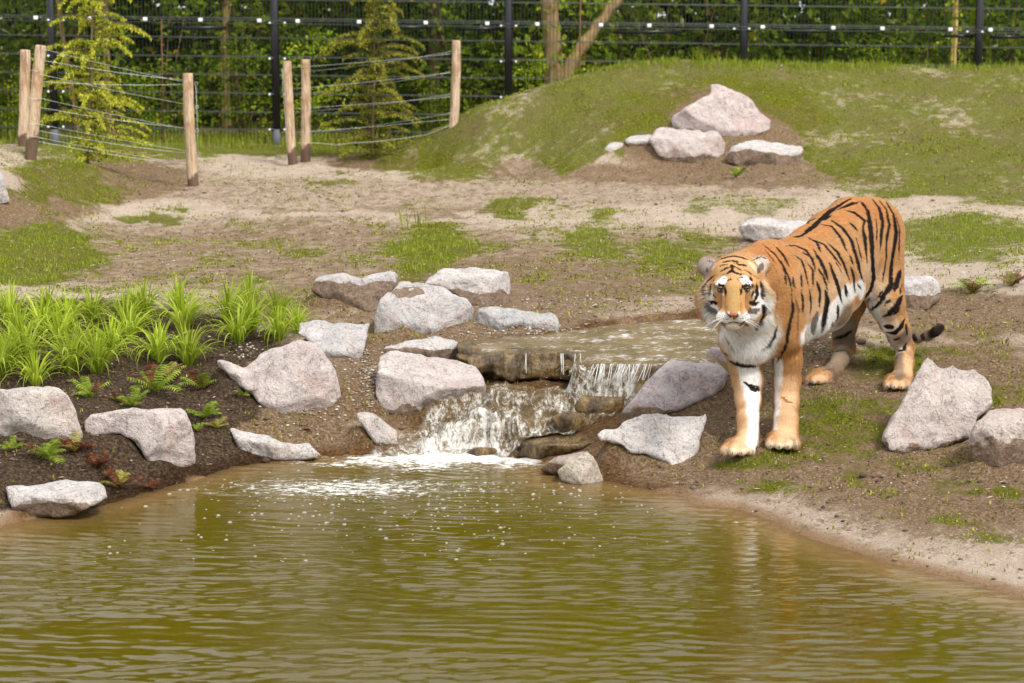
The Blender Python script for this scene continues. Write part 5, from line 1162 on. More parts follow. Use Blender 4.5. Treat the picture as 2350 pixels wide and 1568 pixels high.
LG = [leaf_mat("leaf_bright", [(0, (.16, .26, .012)), (.5, (.33, .46, .025)), (.85, (.50, .58, .04)), (1, (.66, .55, .05))], tr=.5),
      leaf_mat("leaf_mid", [(0, (.08, .14, .010)), (.6, (.23, .35, .022)), (.93, (.38, .48, .035)), (1, (.62, .38, .04))], tr=.5),
      leaf_mat("leaf_dark", [(0, (.02, .05, .006)), (.7, (.075, .14, .012)), (1, (.20, .27, .02))], tr=.45)]
def bark(name, a, b):
    m = M(name, .9, spec=.15); n = m.noise(8, 6, .7, map_=((3, 3, .5),), dist=.5); m.base(m.mix(m.ramp(n, [(.3, 0), (.7, 1)]), a, b)); m.nrm(m.bump(n, .8, .03)); return m.m
barkA = bark("bark_tan", (.15, .10, .045), (.46, .32, .15)); barkB = bark("bark_brown", (.10, .065, .04), (.30, .20, .13)); barkLit = bark("bark_yellow_light", (.34, .22, .06), (.66, .48, .18))  # last bark: yellow light on one trunk is put into its colour
shrub_src = []
for v in range(6):
    rg = np.random.default_rng(200 + v); n = 900; nc = 26
    cc_ = np.stack([rg.normal(size=nc) * .45, rg.normal(size=nc) * .35, rg.uniform(.1, 2.3, nc)], 1); ci = rg.integers(nc, size=n)
    C = cc_[ci] + rg.normal(size=(n, 3)) * [.20, .18, .16]; C[:, 2] = np.abs(C[:, 2])
    V, T = leaves(C, rg.uniform(.07, .15, n), rg, droop=.35, asp=.6)
    root = empty("shrub", (0, 0, 0)); lf = mesh_obj("leaves", V, T, LG[[0, 1, 1, 0, 2, 1][v]], root, smooth=False)
    g = Geo()
    for k in range(7): q = cc_[k * 3]; g.tube([[q[0] * .1, q[1] * .1, 0], [q[0] * .5, q[1] * .5, q[2] * .5], q], [.012, .008, .003], 5)
    sg_ = g.obj("stems", barkB, root); shrub_src.append((root, [lf, sg_]))
def copy_thing(src, loc, rz=0, sc=1.0, first=False):
    root, parts = src
    r = root.copy(); COL.objects.link(r); r.location = loc; r.rotation_euler = (0, 0, rz); r.scale = (sc,) * 3 if np.isscalar(sc) else sc
    out = []
    for p in parts: q = p.copy(); COL.objects.link(q); q.parent = r; out.append(q)
    return r, out
rg = np.random.default_rng(77)
SX = []
for row, (Y, n, s0, s1) in enumerate([(27.0, 13, .35, .62), (28.9, 12, .75, 1.1), (30.6, 14, 1.2, 1.6), (32.6, 12, 1.6, 2.1), (35, 10, 2.0, 2.5)]):
    for i in range(n):
        x = (-1 + 2 * (i + .5) / n) * (Y * .27 + .6) + rg.uniform(-.25, .25); SX.append((x, Y + rg.uniform(-.4, .5), rg.uniform(s0, s1), row))
rown = ["touching the fence", "in second rank", "in third rank", "in fourth rank", "in rearmost rank"]
named = {}
for i, (x, y, s, row) in enumerate(SX):
    v = int(rg.integers(6)); v = [4, 4, 5, 2][int(rg.integers(4))] if (row >= 3) else v
    r, _ = copy_thing(shrub_src[v], (x, y, .72), rg.random() * 6.28, (s * 1.1, s, s))
    px = 1175 + FPX * x / y; bay = int(np.clip(np.searchsorted([128, 636, 1167, 1702, 2237], px), 0, 5))
    where = ["far left end", "left hemlock bay", "middle hemlock bay", "forked trunk bay", "mound boulder bay", "far right end"][bay]
    named.setdefault((['bright green', 'mid green', 'mid green', 'bright green', 'dark green', 'mid green'][v], rown[row], where), []).append((px, r))
for (c_, rw, wh), L_ in named.items():
    L_.sort(key=lambda q: q[0]); sx_ = {1: [""], 2: [", left of two", ", right of two"], 3: [", left of three", ", middle of three", ", right of three"], 4: [", first of four", ", second of four", ", third of four", ", last of four"]}[min(len(L_), 4)]
    for (px, r), q in zip(L_, sx_ * 3): tag(r, f"{c_} shrub {rw}, {wh}{q}", "shrub", "shrubs in the woods behind the fence")
for root, parts in shrub_src:
    for p in parts: bpy.data.objects.remove(p)
    bpy.data.objects.remove(root)
# trees: visible trunks first (px at base, px at the picture top, width px, depth, bark)
def tree(label, base, top, w, Y, bk, H=9.5, crown=1700, cr=2.0, z0=3.2, seed=0, fork=None, mat=1, csz=(.18, .38)):
    rg = np.random.default_rng(500 + seed); H = H * .84; b = at(base, 300, Y); b[2] = .7; t = at(top, 0, Y); d = (t - b) / max(t[2] - b[2], .1)
    r = w / 2 / (FPX / proj(t)[2]); root = empty("tree", tuple(b)); tag(root, label, "tree", "trees in the woods behind the fence")
    zz = np.linspace(0, 1, 14) * (H - 1.2); P = b + d * zz[:, None] * (1 - .35 * (zz / H)[:, None] ** 2 * np.array([1, 1, 0])); P[:, 2] = b[2] + zz; P[:, 0] += np.sin(zz * 1.3 + seed) * .05; P[:, 1] += np.cos(zz + seed) * .05
    zz2 = np.linspace(0, 1, 60); P2 = np.stack([np.interp(zz2, np.linspace(0, 1, 14), P[:, k_]) for k_ in range(3)], 1); P2[:, 0] += rg.normal(size=60).cumsum() * .003 * (r / .05)
    g = Geo(); g.tube(P2, r * np.interp(zz2, [0, .05, .2, .6, 1], [1.45, 1.12, .95, .7, .25]) * (1 + rg.normal(size=60) * .07), 11)
    if fork: q0 = at(*fork[0], Y - .02); q1 = at(*fork[1], Y + .2); dd = q1 - q0; q00 = np.array(P2[3]); tt_ = np.linspace(0, 2.6, 24)[:, None]; g.tube(np.concatenate([[q00, (q00 + q0) / 2], q0 + dd * tt_ + rg.normal(size=(24, 3)) * .012]), r * np.concatenate([[.8, .78], np.linspace(.72, .15, 24) * (1 + rg.normal(size=24) * .08)]), 9)
    g.obj("trunk", bk, root, loc=tuple(b))
    nb = 16; g = Geo(); tips = []
    for i in range(nb):
        z = rg.uniform(z0 - .6, H - 1.4); k = np.interp(z, zz, np.arange(14)); p0 = P[int(k)] if True else 0; a = rg.random() * 6.28; L = rg.uniform(.6, 1.0) * cr * (1.1 - .5 * z / H)
        e = p0 + [math.cos(a) * L, math.sin(a) * L, rg.uniform(.3, 1.0)]; g.tube([p0, (p0 + e) / 2 + [0, 0, .1], e], [r * .3, r * .18, .008], 5); tips.append(e)
    g.obj("limbs", bk, root, loc=tuple(b)); tips = np.array(tips + [P[-1] + [0, 0, .6]])
    iv = 160 if w > 14 else 40; k_ = rg.integers(2, 30, iv); IV = P2[k_] + rg.normal(size=(iv, 3)) * [r * .9 + .05, r * .6, .12] - [0, r * .9, 0]
    V, T = leaves(IV, rg.uniform(.05, .12, iv), rg, droop=.5, asp=.7); mesh_obj("climbing_leaves", V, T, LG[0], root, smooth=False, loc=tuple(b))
    C = tips[rg.integers(len(tips), size=crown)] + rg.normal(size=(crown, 3)) * [.50, .50, .42]
    V, T = leaves(C, rg.uniform(*csz, crown), rg, droop=.3); mesh_obj("crown", V, T, LG[mat], root, smooth=False, loc=tuple(b)); return root
tree("thick tan tree trunk with a leaning second stem behind the middle fence bay", 1262, 1262, 44, 27.6, barkA, seed=1, H=10, crown=2200, cr=2.0, fork=((1310, 140), (1425, -10)), mat=0)
tree("slim pale trunk near the left fence post", 175, 145, 12, 28.0, barkA, seed=2, H=9, mat=1)
tree("thin tan trunk standing behind the left hemlock", 255, 250, 18, 27.8, barkA, seed=3, H=8.5, mat=1)
tree("slender brown trunk left of the second black post", 528, 518, 20, 29.0, barkA, seed=4, H=10, mat=0)
tree("reddish brown trunk beside the right wooden post", 1003, 995, 26, 29.5, bark("bark_red", (.12, .06, .04), (.26, .14, .10)), seed=5, H=9, mat=1)
tree("slim yellow-lit trunk left of the rightmost black post", 2178, 2184, 16, 27.8, barkLit, seed=6, H=9.5, mat=0)
tree("pale thin trunk behind the fourth fence bay", 1625, 1618, 10, 30.5, barkA, seed=7, H=9, mat=1)
tree("pair-like thin trunk deep behind the mound ridge", 1660, 1655, 8, 31.5, barkA, seed=8, H=11, mat=1)
tree("grey thin trunk deep right of the fourth post", 1945, 1940, 9, 30.8, barkB, seed=9, H=10, mat=1)
tree("narrow trunk by the centre black post", 1140, 1145, 9, 31, barkB, seed=10, H=8, mat=2)
tree("brown trunk at the far right edge", 2330, 2325, 18, 31, barkB, seed=11, H=10, mat=1)
tree("dim trunk between the first and second black posts", 380, 385, 10, 31, barkB, seed=12, H=7.5, mat=1)
tree("dim trunk right of the second black post", 800, 792, 14, 32, barkB, seed=13, H=11, mat=2)
tree("dark trunk right of the left fence post in shade", 90, 90, 15, 32, barkB, seed=14, H=9.5, mat=2)
tree("dim straight trunk behind the grass mound", 1480, 1485, 14, 33, barkB, seed=15, H=9.8, mat=2)
tree("brown trunk behind the right end of the mound", 2080, 2085, 12, 33, barkB, seed=16, H=9, mat=2)
for x, Y in ((372, 26.6), (1326, 26.7), (2118, 26.6)):
    b = at(x, 300, Y); b[2] = .72; root = empty("sapling", tuple(b)); hh = {372: 1.55, 1326: 2.0, 2118: 1.25}[x]
    tag(root, {372: "bare thin reddish sapling stem right of the left hemlock", 1326: "thin sapling stem beside the thick forked trunk", 2118: "short orange-brown sapling stem left of the rightmost post"}[x], "sapling")
    g = Geo(); g.tube([b, b + [.02, 0, hh * .5], b + [.03, 0, hh]], [.016, .012, .006], 6); g.obj("stem", bark("sapling_bark_%d" % x, (.20, .09, .05), (.34, .17, .10)), root, loc=tuple(b))
    C = b + np.stack([rg.normal(size=50) * .09, rg.normal(size=50) * .09, rg.uniform(.3, 1.0, 50) * hh], 1); V, T = leaves(C, rg.uniform(.04, .07, 50), rg); mesh_obj("leaves", V, T, LG[0], root, smooth=False, loc=tuple(b))
# the far wood closing the view: uncountable mass
n = 26000; C = np.stack([rg.uniform(-16, 16, n), rg.uniform(37, 48, n), rg.uniform(.6, 7.5, n)], 1)
hh_ = 5.5 + 2.5 * fbm(C[:, 0] * .35, C[:, 1] * .1, seed=99); C = C[C[:, 2] < hh_]
V, T = leaves(C, rg.uniform(.22, .45, len(C)), rg, asp=.8); tag(mesh_obj("distant_wood", V, T, LG[2], smooth=False), "dark far-off mass of woodland behind the nearer trees", kind="stuff")
# tall grass at the foot of the fence
def blades(P, Ls, rg, w=.004, lean=.35, seg=2):
    n = len(P); a = rg.random(n) * 6.283; d = np.stack([np.cos(a), np.sin(a), np.zeros(n)], 1); s = np.stack([-np.sin(a), np.cos(a), np.zeros(n)], 1)
    # face most blades broadside to any view by random roll
    ln = (rg.random(n) * lean)[:, None]; L = Ls[:, None]; W = (w * np.ones(n) if np.isscalar(w) else w)[:, None]
    m1 = P + np.array([0, 0, 1]) * L * .6 + d * L * ln * .35; t = P + np.array([0, 0, 1]) * L * (1 - ln * .4) + d * L * ln
    V = np.stack([P - s * W, P + s * W, m1 + s * W * .7, m1 - s * W * .7, t], 1).reshape(-1, 3); k = np.arange(n) * 5
    return V, [np.stack([k, k + 1, k + 2, k + 3], 1), np.stack([k + 3, k + 2, k + 4], 1)]
grassm = leaf_mat("grass_blade", [(0, (.13, .16, .012)), (.4, (.23, .29, .018)), (.8, (.33, .40, .03)), (1, (.48, .46, .12))], tr=.35, useobj=False)
mossm = leaf_mat("moss_growth", [(0, (.12, .07, .018)), (.25, (.15, .145, .012)), (.65, (.27, .30, .016)), (1, (.45, .46, .05))], tr=.2, useobj=False)
n = 9000; P = np.stack([rg.uniform(-8, 8, n), 25.0 + rg.random(n) ** .7 * 2.0, np.zeros(n)], 1); P[:, 2] = hz(P[:, 0], P[:, 1], False) - .01
V, Fs = blades(P, rg.uniform(.03, .17, n) * (1 + 1.1 * fbm(P[:, 0] * .9, P[:, 1], seed=7)) + .01, rg, .005); tag(mesh_obj("fence_grass", V, Fs, grassm, smooth=False), "rough grass growing along the foot of the black fence", kind="stuff")
# ground cover: short grass in the patches, moss fuzz, sparse seedlings
N0 = 560000
Y = np.sqrt(rg.uniform(8.6 ** 2, 25.5 ** 2, N0)); X = (rg.random(N0) * 2 - 1) * (Y * .262); P = np.stack([X, Y, np.zeros(N0)], 1)
k = (sdpoly(X, Y, POND) > .06) & (sdpoly(X, Y, UP) > .05); P = P[k]
P[:, 2] = tps(P[:, 0], P[:, 1]); gm, bm, dm, wm = masks(P)
pn = fbm(P[:, 0] * 6, P[:, 1] * 6, oct=3, seed=101)
pn2 = fbm(P[:, 0] * 1.3, P[:, 1] * 1.3, oct=3, seed=102); prob = np.clip(gm * .95 + pn * 1.1 - .25, 0, 1) * (gm > .05) + .03 + .34 * sm(pn * 1.5 + pn2 * 1.2 - .1) * (1 - dm); prob *= (1 - wm * .9)
ppx, ppy, _ = proj(P)
thin_ = np.where((P[:, 1] > 19), .55, 1.0)
sel = rg.random(len(P)) < prob * thin_; P = P[sel]; gm = gm[sel]; ppx, ppy = ppx[sel], ppy[sel]
P[:, 2] = hz(P[:, 0], P[:, 1]) - .003
mound = (P[:, 1] > 17.5) & (ppx > 900)
lush = sm((gm - .6) / .3) * (~mound)
L = rg.uniform(.006, .022, len(P)) + lush * rg.uniform(.0, .018, len(P)) * (1 + fbm(P[:, 0] * 3, P[:, 1] * 3, seed=103))
cl = sm(fbm(P[:, 0] * 2.6, P[:, 1] * 2.6, oct=3, seed=105) * 2 - .5); L = np.where(mound, L * (1 + 2.2 * cl * rg.random(len(P))), L); crest = (ppy < 175) & mound; L = np.where(crest, rg.uniform(.02, .10, len(P)), L)
spr = (gm < .45) & ~mound; L = np.where(spr, rg.uniform(.010, .034, len(P)), L); tall = rg.random(len(P)) < .015; L = np.where(tall, L * 2.0, L)
isg = (lush > .3) | crest | (rg.random(len(P)) < .25)
for nm, kk, mt, w, ln in (("short_grass", isg, grassm, .0028, .5), ("moss_cover", ~isg, mossm, .0050, 1.0)):
    V, Fs = blades(P[kk], L[kk] * (1 if nm[0] == 's' else .75), rg, w, ln); tag(mesh_obj(nm, V, Fs, mt, smooth=False), "short green grass in patches over the sandy ground" if nm[0] == 's' else "olive moss and tiny weeds covering the mound and banks", kind="stuff")
print("ground cover", len(P))
# pebbles and clods
def pebbles(name, label, P, r, mat, rg):
    n = len(P); base = np.array([[1, 0, 0], [-1, 0, 0], [0, 1, 0], [0, -1, 0], [0, 0, 1], [0, 0, -1], [.6, .6, .5], [-.6, .6, .5], [.6, -.6, .5], [-.6, -.6, .5]], float)
    f = np.array([[0, 6, 8], [6, 4, 8], [6, 2, 7], [6, 7, 4], [7, 1, 9], [7, 9, 4], [9, 3, 8], [9, 8, 4], [0, 2, 6], [2, 1, 7], [1, 3, 9], [3, 0, 8], [0, 5, 2], [2, 5, 1], [1, 5, 3], [3, 5, 0]])
    sc = np.stack([r * rg.uniform(.7, 1.4, n), r * rg.uniform(.7, 1.4, n), r * rg.uniform(.45, .8, n)], 1)
    V = base[None] * sc[:, None] * rg.uniform(.8, 1.2, (n, 10, 1)); a = rg.random(n) * 6.28; c, s = np.cos(a)[:, None], np.sin(a)[:, None]
    V = np.stack([V[..., 0] * c - V[..., 1] * s, V[..., 0] * s + V[..., 1] * c, V[..., 2]], -1) + P[:, None]
    return tag(mesh_obj(name, V.reshape(-1, 3), (f[None] + (np.arange(n) * 10)[:, None, None]).reshape(-1, 3), mat), label, kind="stuff")
m = M("pebble_stone", .85); m.base(m.ramp(m.island(), [(0, (.16, .12, .09)), (.55, (.34, .28, .22)), (.9, (.50, .45, .39)), (1, (.64, .61, .56))])); pebm = m.m
m = M("soil_clod", .95); m.base(m.ramp(m.island(), [(0, (.05, .032, .021)), (.6, (.13, .085, .055)), (1, (.23, .16, .11))])); clodm = m.m
N0 = 26000; Y = np.sqrt(rg.uniform(8.6 ** 2, 24 ** 2, N0)); X = (rg.random(N0) * 2 - 1) * Y * .26; P = np.stack([X, Y, np.zeros(N0)], 1); k = (sdpoly(X, Y, POND) > .0) & (sdpoly(X, Y, UP) > .02); P = P[k]; P[:, 2] = hz(P[:, 0], P[:, 1]) + .001
gm, bm, dm, wm = masks(P); pn = fbm(P[:, 0] * 2.4, P[:, 1] * 2.4, seed=111)
k = rg.random(len(P)) < np.clip(.10 + .35 * sm(pn * 2) + .15 * bm, 0, 1) * (1 - .8 * gm) * (1 - dm * .8)
pebbles("pebbles", "small pale pebbles scattered over the sand and soil", P[k], rg.uniform(.002, .007, k.sum()) * np.where(rg.random(k.sum()) < .06, 1.9, 1), pebm, rg)
k = rg.random(len(P)) < np.clip(.08 + .5 * bm * sm(.5 + pn * 1.5) + .9 * dm, 0, 1) * (1 - .6 * gm)
pebbles("soil_clods", "crumbs and clods of dark soil", P[k], rg.uniform(.003, .013, k.sum()) * np.where(rg.random(k.sum()) < .05, 2, 1), clodm, rg)
N1 = 7000; Y = np.sqrt(rg.uniform(9.5 ** 2, 23 ** 2, N1)); X = (rg.random(N1) * 2 - 1) * Y * .26; P1 = np.stack([X, Y, np.zeros(N1)], 1); k = (sdpoly(X, Y, POND) > .05) & (sdpoly(X, Y, UP) > .03); P1 = P1[k]; P1[:, 2] = hz(P1[:, 0], P1[:, 1]) + .004
n = len(P1); a = rg.random(n) * 6.28; L = rg.uniform(.01, .05, n)[:, None]; d = np.stack([np.cos(a), np.sin(a), rg.uniform(-.05, .3, n)], 1); s = np.stack([-np.sin(a), np.cos(a), np.full(n, .3)], 1); w = rg.uniform(.0015, .005, n)[:, None]
V = np.stack([P1, P1 + d * L * .5 + s * w, P1 + d * L, P1 + d * L * .5 - s * w], 1).reshape(-1, 3); k = np.arange(n) * 4
lm = M("dry_litter_bits", .8); lm.base(lm.ramp(lm.island(), [(0, (.06, .04, .025)), (.45, (.20, .13, .08)), (.8, (.50, .40, .28)), (1, (.70, .64, .55))]))
tag(mesh_obj("dry_litter", V, np.concatenate([np.stack([k, k + 1, k + 2], 1), np.stack([k, k + 2, k + 3], 1)]), lm.m, smooth=False), "dry leaf scraps and twigs strewn over the soil", kind="stuff")
# gravel in the gully between the boulders
GP = []
for cx_2, cy_2, sx_, sy_, n in ((860, 850, 30, 25, 260), (1180, 765, 90, 12, 240), (860, 905, 40, 25, 160), (1020, 1000, 60, 12, 60), (1850, 790, 60, 20, 240), (690, 960, 40, 20, 120), (1700, 900, 30, 60, 120), (550, 800, 30, 15, 90), (1330, 700, 120, 18, 200)):
    for _ in range(n): p = hit(cx_2 + rg.normal() * sx_, cy_2 + rg.normal() * sy_, 10, 14); GP.append([p[0], p[1], float(hz(p[0], p[1])) + .002])
pebbles("gravel", "loose gravel lying in the gully between the boulders", np.array(GP), rg.uniform(.004, .011, len(GP)), pebm, rg)

# ------------------------------------------------------------------ lime green strap-leaved tufts
tuftm = leaf_mat("tuft_leaf", [(0, (.20, .28, .016)), (.5, (.40, .50, .035)), (1, (.62, .70, .12))], tr=.45)
def ribbon(g, p, a, L, w, up, curl, n=7, fold=.25):
    d = np.array([math.cos(a), math.sin(a), 0]); s = np.array([-math.sin(a), math.cos(a), 0]); t = np.linspace(0, 1, n)
    ang = math.radians(up) - curl * t ** 1.6; dx = np.concatenate([[0], np.cumsum(np.cos(ang[:-1]))]) * L / (n - 1); dz_ = np.concatenate([[0], np.cumsum(np.sin(ang[:-1]))]) * L / (n - 1)
    c = p + d * dx[:, None] + np.array([0, 0, 1]) * dz_[:, None]; ww = w * np.clip(np.minimum(.55 + t * 1.5, (1 - t) * 2.2), .02, 1)[:, None]
    V = np.concatenate([c - s * ww + [0, 0, 1] * ww * fold, c, c + s * ww + [0, 0, 1] * ww * fold]); q = []
    for i in range(n - 1): q += [[i, i + 1, n + i + 1, n + i], [n + i, n + i + 1, 2 * n + i + 1, 2 * n + i]]
    g.add(V, q)
tsrc = []
for v in range(5):
    r_ = np.random.default_rng(300 + v); root = empty("leafy_tuft", (0, 0, 0)); parts = []
    g = Geo()
    for i in range(62):
        a = r_.random() * 6.28; inner = i < 16
        ribbon(g, np.array([math.cos(a), math.sin(a), 0]) * r_.uniform(.003, .02), a, r_.uniform(.22, .29) if inner else r_.uniform(.22, .36), r_.uniform(.0040, .0072), r_.uniform(76, 92) if inner else r_.uniform(48, 78), r_.uniform(.3, 1.2) if inner else r_.uniform(1.6, 3.4))
    parts.append(g.obj("leaves", tuftm, root, smooth=True)); tsrc.append((root, parts))
TB = [(60, 345, 1.0, "back row, at the left edge"), (285, 300, .95, "upright one in the back row, left end"), (400, 365, 1.0, "back row, third from the left edge"), (545, 340, .95, "back row, directly left of the taller gap plants"), (790, 265, .8, "small sprig standing alone highest up the slope"),
      (855, 330, .95, "back row, below the lone sprig"), (1050, 265, .9, "narrow upright one above the bare gap"), (1345, 320, 1.05, "back of the right-hand cluster, left side"), (1475, 245, .9, "dark-based one topmost in the right-hand cluster"), (1640, 320, 1.05, "right-hand cluster, second from the pale slab"),
      (1748, 400, .8, "rightmost, touching the pale slab"), (110, 480, 1.0, "second row, near the left edge"), (740, 395, .95, "middle of the second row"), (350, 480, 1.0, "second row, left part of the big clump"), (210, 700, .95, "lowest of all, above the big left boulder"), (415, 640, 1.05, "front row, second from the left"),
      (575, 635, 1.0, "front row, third from the left"), (-5, 640, 1.0, "half cut by the left edge, front row"), (160, 560, 1.0, "third row, above the lowest plant"), (660, 510, 1.0, "third row, with long arching leaves"), (770, 450, .9, "third row, left of the two separate plants"), (935, 560, .95, "left one of the two separate front plants"),
      (1110, 585, 1.05, "right one of the two separate front plants"), (1080, 385, 1.0, "behind the two separate front plants"), (1400, 450, .95, "front left of the right-hand cluster"), (1480, 385, .95, "middle of the right-hand cluster"), (1640, 435, .85, "front right of the right-hand cluster"), (250, 420, .95, "crowded middle of the left clump"), (480, 530, .95, "third row, centre of the left clump"), (60, 570, .95, "third row, by the left edge")]
for i, (cx2, cy2, s, lb) in enumerate(TB):
    p = hit(cx2 * .3903, 612 + .3903 * cy2, 9, 15); p[2] = float(hz(p[0], p[1])) - .01
    r, _ = copy_thing(tsrc[i % 5], tuple(p), rg.random() * 6.28, s * rg.uniform(1.02, 1.24)); tag(r, "lime green strap-leaved tuft, " + lb, "plant", "lime green tufts planted in dark soil")
for root, parts in tsrc:
    for q in parts: bpy.data.objects.remove(q)
    bpy.data.objects.remove(root)
# ferns
fern_cols = dict(green=[(0, (.12, .19, .016)), (.6, (.24, .34, .03)), (1, (.42, .44, .06))], yellow=[(0, (.20, .20, .03)), (.6, (.36, .33, .07)), (1, (.50, .38, .12))], red=[(0, (.07, .016, .012)), (.6, (.14, .04, .022)), (1, (.26, .13, .04))])
fmats = {k: leaf_mat("fern_" + k, v, tr=.35) for k, v in fern_cols.items()}
def fern_mesh(seed, nf, L0):
    r_ = np.random.default_rng(seed); out = []
    for f in range(nf):
        g = Geo(); a = f / nf * 6.28 + r_.uniform(-.3, .3); L = L0 * r_.uniform(.7, 1.1); d = np.array([math.cos(a), math.sin(a), 0]); s = np.array([-math.sin(a), math.cos(a), 0]); up = r_.uniform(.9, 1.5)
        t = np.linspace(0, 1, 12); ang = up - t * r_.uniform(.6, 1.6); c = np.cumsum(np.stack([np.cos(ang) * d[0], np.cos(ang) * d[1], np.sin(ang)], 1), 0) * L / 12
        g.tube(c[::2], [.0016, .0006], 4)
        for i in range(1, 12):
            for sg2 in (-1, 1):
                pl = L * .30 * math.sin(math.pi * min(.95, .22 + .75 * (1 - t[i]) * 1.0)) * r_.uniform(.8, 1.1); b = c[i]; dd = (s * sg2 + d * .35) ; dd /= np.linalg.norm(dd); w = L / 12 * .52; fw = np.array([math.cos(ang[i]) * d[0], math.cos(ang[i]) * d[1], math.sin(ang[i])])
                tip = b + dd * pl + [0, 0, -pl * .25]; mid = b + dd * pl * .5
                g.add([b - fw * w * .5, b + fw * w * .5, mid + fw * w * .7 + [0, 0, .002], tip, mid - fw * w * .7 + [0, 0, .002]], [[0, 1, 2], [0, 2, 4], [4, 2, 3]])
        out.append(g)
    return out
FERNS = [(285, 1165, .115, "green", "green fern with a few brown fronds in front of the big left boulder"), (445, 1105, .09, "red", "reddish-brown fern at the left foot of the wedge boulder"), (580, 1195, .085, "red", "rust-coloured fern on the dark soil under the wedge boulder"),
         (705, 1320, .10, "yellow", "yellowish upright fern at the water edge"), (890, 1310, .055, "red", "small dark red fern closest to the water"), (525, 775, .11, "green", "green fern above the gap between the two left boulders"), (775, 825, .09, "green", "low yellow-green fern behind the wedge boulder"),
         (915, 765, .14, "green", "largest spreading green fern among the tufts and boulders"), (985, 680, .12, "yellow", "bronze-yellow fern just above the largest green one"), (1190, 740, .12, "green", "fern with light green fronds left of the large pink boulder"), (1430, 775, .07, "green", "small dark green fern against the large pink boulder"),
         (1205, 905, .10, "green", "fern on the slope right of the wedge boulder"), (1275, 955, .07, "yellow", "little browning fern below the slope fern"), (680, 800, .05, "green", "tiny fern sprig between two larger ferns"), (1160, 985, .05, "green", "single small frond beside the wedge boulder"), (80, 1110, .07, "green", "faint low fern under the big left boulder"), (640, 1240, .05, "red", "tiny rusty sprig near the yellow fern")]
FERNP = [(hit(x * .3903, 612 + .3903 * y, 9, 15), L * 1.35, k, lb) for x, y, L, k, lb in FERNS] + [(hit(2232, 672, 11, 17), .17, "green", "green fern on the right bank near the right edge"), (hit(2322, 655, 11, 17), .16, "yellow", "yellow-green fern at the right edge of the picture"), (hit(1690, 415, 15, 24), .16, "green", "small leafy weed below the mound boulders")]
for i, (p, L, kcol, lb) in enumerate(FERNP):
    p[2] = float(hz(p[0], p[1])) - .004; root = empty("fern", (0, 0, 0)); tag(root, lb, "fern")
    for j, g in enumerate(fern_mesh(900 + i, 11 if L > .1 else 7, L)): g.obj("frond", fmats[kcol if rg.random() < .75 else ("red" if kcol != "red" else "yellow")], root, smooth=False)
    root.location = tuple(p)
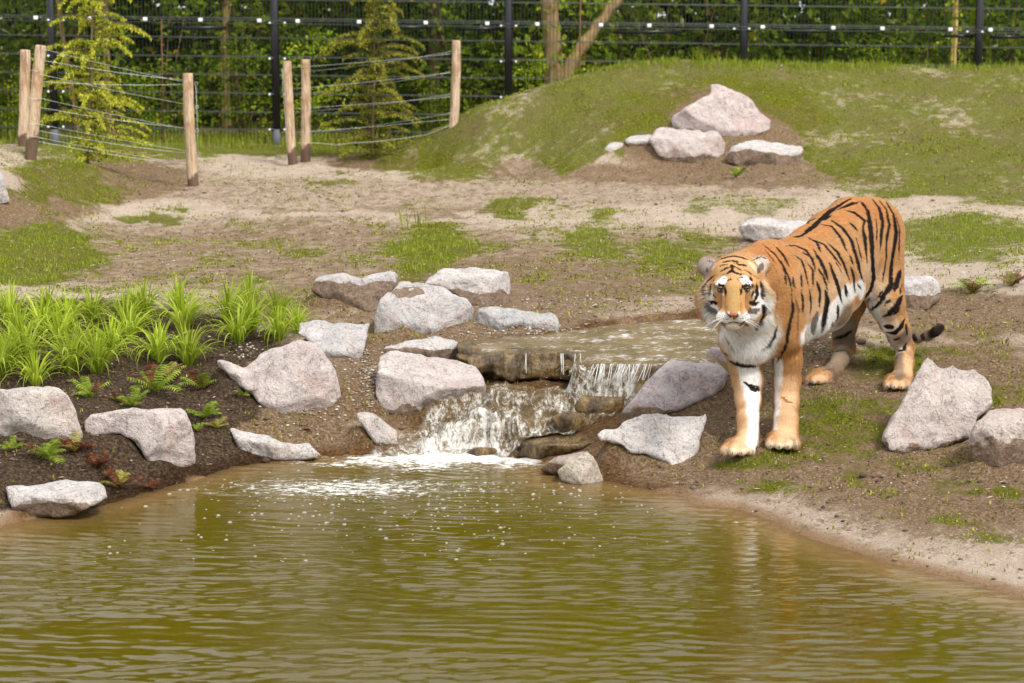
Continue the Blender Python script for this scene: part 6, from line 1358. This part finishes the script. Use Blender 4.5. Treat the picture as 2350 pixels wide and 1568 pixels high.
# ------------------------------------------------------------------ young hemlocks
hem_t = leaf_mat("hemlock_tip", [(0, (.36, .40, .02)), (.5, (.60, .62, .05)), (1, (.78, .76, .12))], tr=.4, useobj=False)
hem_d = leaf_mat("hemlock_needle", [(0, (.05, .08, .012)), (.5, (.12, .15, .02)), (1, (.24, .25, .04))], tr=.3, useobj=False)
hem_y = leaf_mat("hemlock_tip_dull", [(0, (.26, .26, .02)), (.5, (.42, .40, .05)), (1, (.56, .52, .08))], tr=.4, useobj=False)
def hemlock(label, base, top, Y, spread, nb, seed, tipm, bias=1.0):
    r_ = np.random.default_rng(seed); b = at(*base, Y); b[2] = float(hz(b[0], b[1])) - .02; t = at(*top, Y); H = t[2] - b[2]
    root = empty("hemlock_tree", tuple(b)); tag(root, label, "conifer"); zz = np.linspace(0, 1, 16)[:, None]; P = b + (t - b) * zz + np.stack([np.sin(zz[:, 0] * 5) * .012, 0 * zz[:, 0], 0 * zz[:, 0]], 1)
    g = Geo(); g.tube(P, [.020, .015, .010, .004], 7); g.obj("trunk", barkB, root, loc=tuple(b))
    for i in range(nb):
        u = (i + r_.random() * .8) / nb; u = .06 + .93 * u ** 1.15; p0 = b + (t - b) * u; a = r_.random() * 6.28
        prof = np.interp(u, [0, .12, .3, .5, .75, .95, 1.0], [.6, 1.0, 1.1, .95, .85, .6, .2]); L = spread * prof * r_.uniform(.55, 1.25)
        d = np.array([math.cos(a), math.sin(a) * .9, 0]); s = np.array([-d[1], d[0], 0]); rise = r_.uniform(.35, .75) * (.6 + .8 * u) * (1 if u > .2 else .4); n = 12; tt = np.linspace(0, 1, n)
        c = p0 + d * (tt * L)[:, None] + np.array([0, 0, 1]) * (L * (rise * tt - (rise * .95 + .1) * tt ** 2.3))[:, None]
        g = Geo(); g.tube(c, [.004, .0025, .001], 4); bo = g.obj("bough", barkB, root, loc=tuple(p0))
        C = []; sz = []; C2 = []; sz2 = []
        K = int(60 + 190 * L / spread)
        for j in range(K):
            q = r_.random() ** .8 * .95 + .05; pc = np.array([np.interp(q, tt, c[:, m_]) for m_ in range(3)]); wv_ = L * .22 * (1 - q) + .010; pc = pc + s * r_.uniform(-1, 1) * wv_ + [0, 0, -abs(r_.normal()) * .012 - .05 * (1 - q) * L * r_.random()]
            (C if (r_.random() < (.5 + .48 * q) * bias) else C2).append(pc)
        if C: V, T = leaves(np.array(C), r_.uniform(.018, .038, len(C)), r_, asp=.45, droop=.8); mesh_obj("light_needles", V, T, tipm, bo, smooth=False, loc=None)
        if C2: V, T = leaves(np.array(C2), r_.uniform(.022, .05, len(C2)), r_, asp=.40, droop=.5); mesh_obj("dark_needles", V, T, hem_d, bo, smooth=False, loc=None)
hemlock("young hemlock with bright yellow-green drooping tips, at far left", (200, 388), (217, -45), 21.4, .56, 80, 11, hem_t)
hemlock("duller olive young hemlock inside the middle wire guard", (852, 345), (862, -60), 23.9, .56, 80, 12, hem_y, .8)
for o in [o for o in bpy.data.objects if o.name.split(".")[0] in ("light_needles", "dark_needles")]:
    pb_ = o.parent; pr_ = pb_.parent; o.location = -(Vector(pb_.location) + Vector(pr_.location))
# grass clumps on the mound ridge and a red leaf on the mud
p = hit(705, 992, 10, 13); Geo().add([p + [-.03, 0, .012], p + [0, -.012, .02], p + [.035, 0, .008], p + [0, .015, .012]], [[0, 1, 2], [0, 2, 3]]).obj("fallen_leaf", M("red_leaf", .6, (.42, .09, .06)).m, smooth=False)
tag(bpy.data.objects["fallen_leaf"], "single red fallen leaf on the brown mud left of the cascade", "leaf")
for x, y, n, L, lb in ((1600, 156, 26, .26, "wispy clump of tall grass on the ridge of the mound"), (1690, 156, 16, .16, "smaller grass clump on the ridge left of the fourth black post"), (960, 300, 24, .22, "grass clump by the wooden post at the foot of the mound"), (2035, 152, 20, .14, "low grass clump on the mound ridge between the last two posts"), (1330, 186, 18, .15, "grass clump on the left shoulder of the mound")):
    p = hit(x, y, 18, 26); p[2] = float(hz(p[0], p[1])) - .01; g = Geo()
    for i in range(n): ribbon(g, p + [rg.normal() * .06, rg.normal() * .03, 0], rg.random() * 6.28, L * rg.uniform(.6, 1.2), .004, rg.uniform(60, 88), rg.uniform(.3, 1.4), 5)
    tag(g.obj("grass_clump", grassm, loc=tuple(p)), lb, "grass clump")
# ------------------------------------------------------------------ end
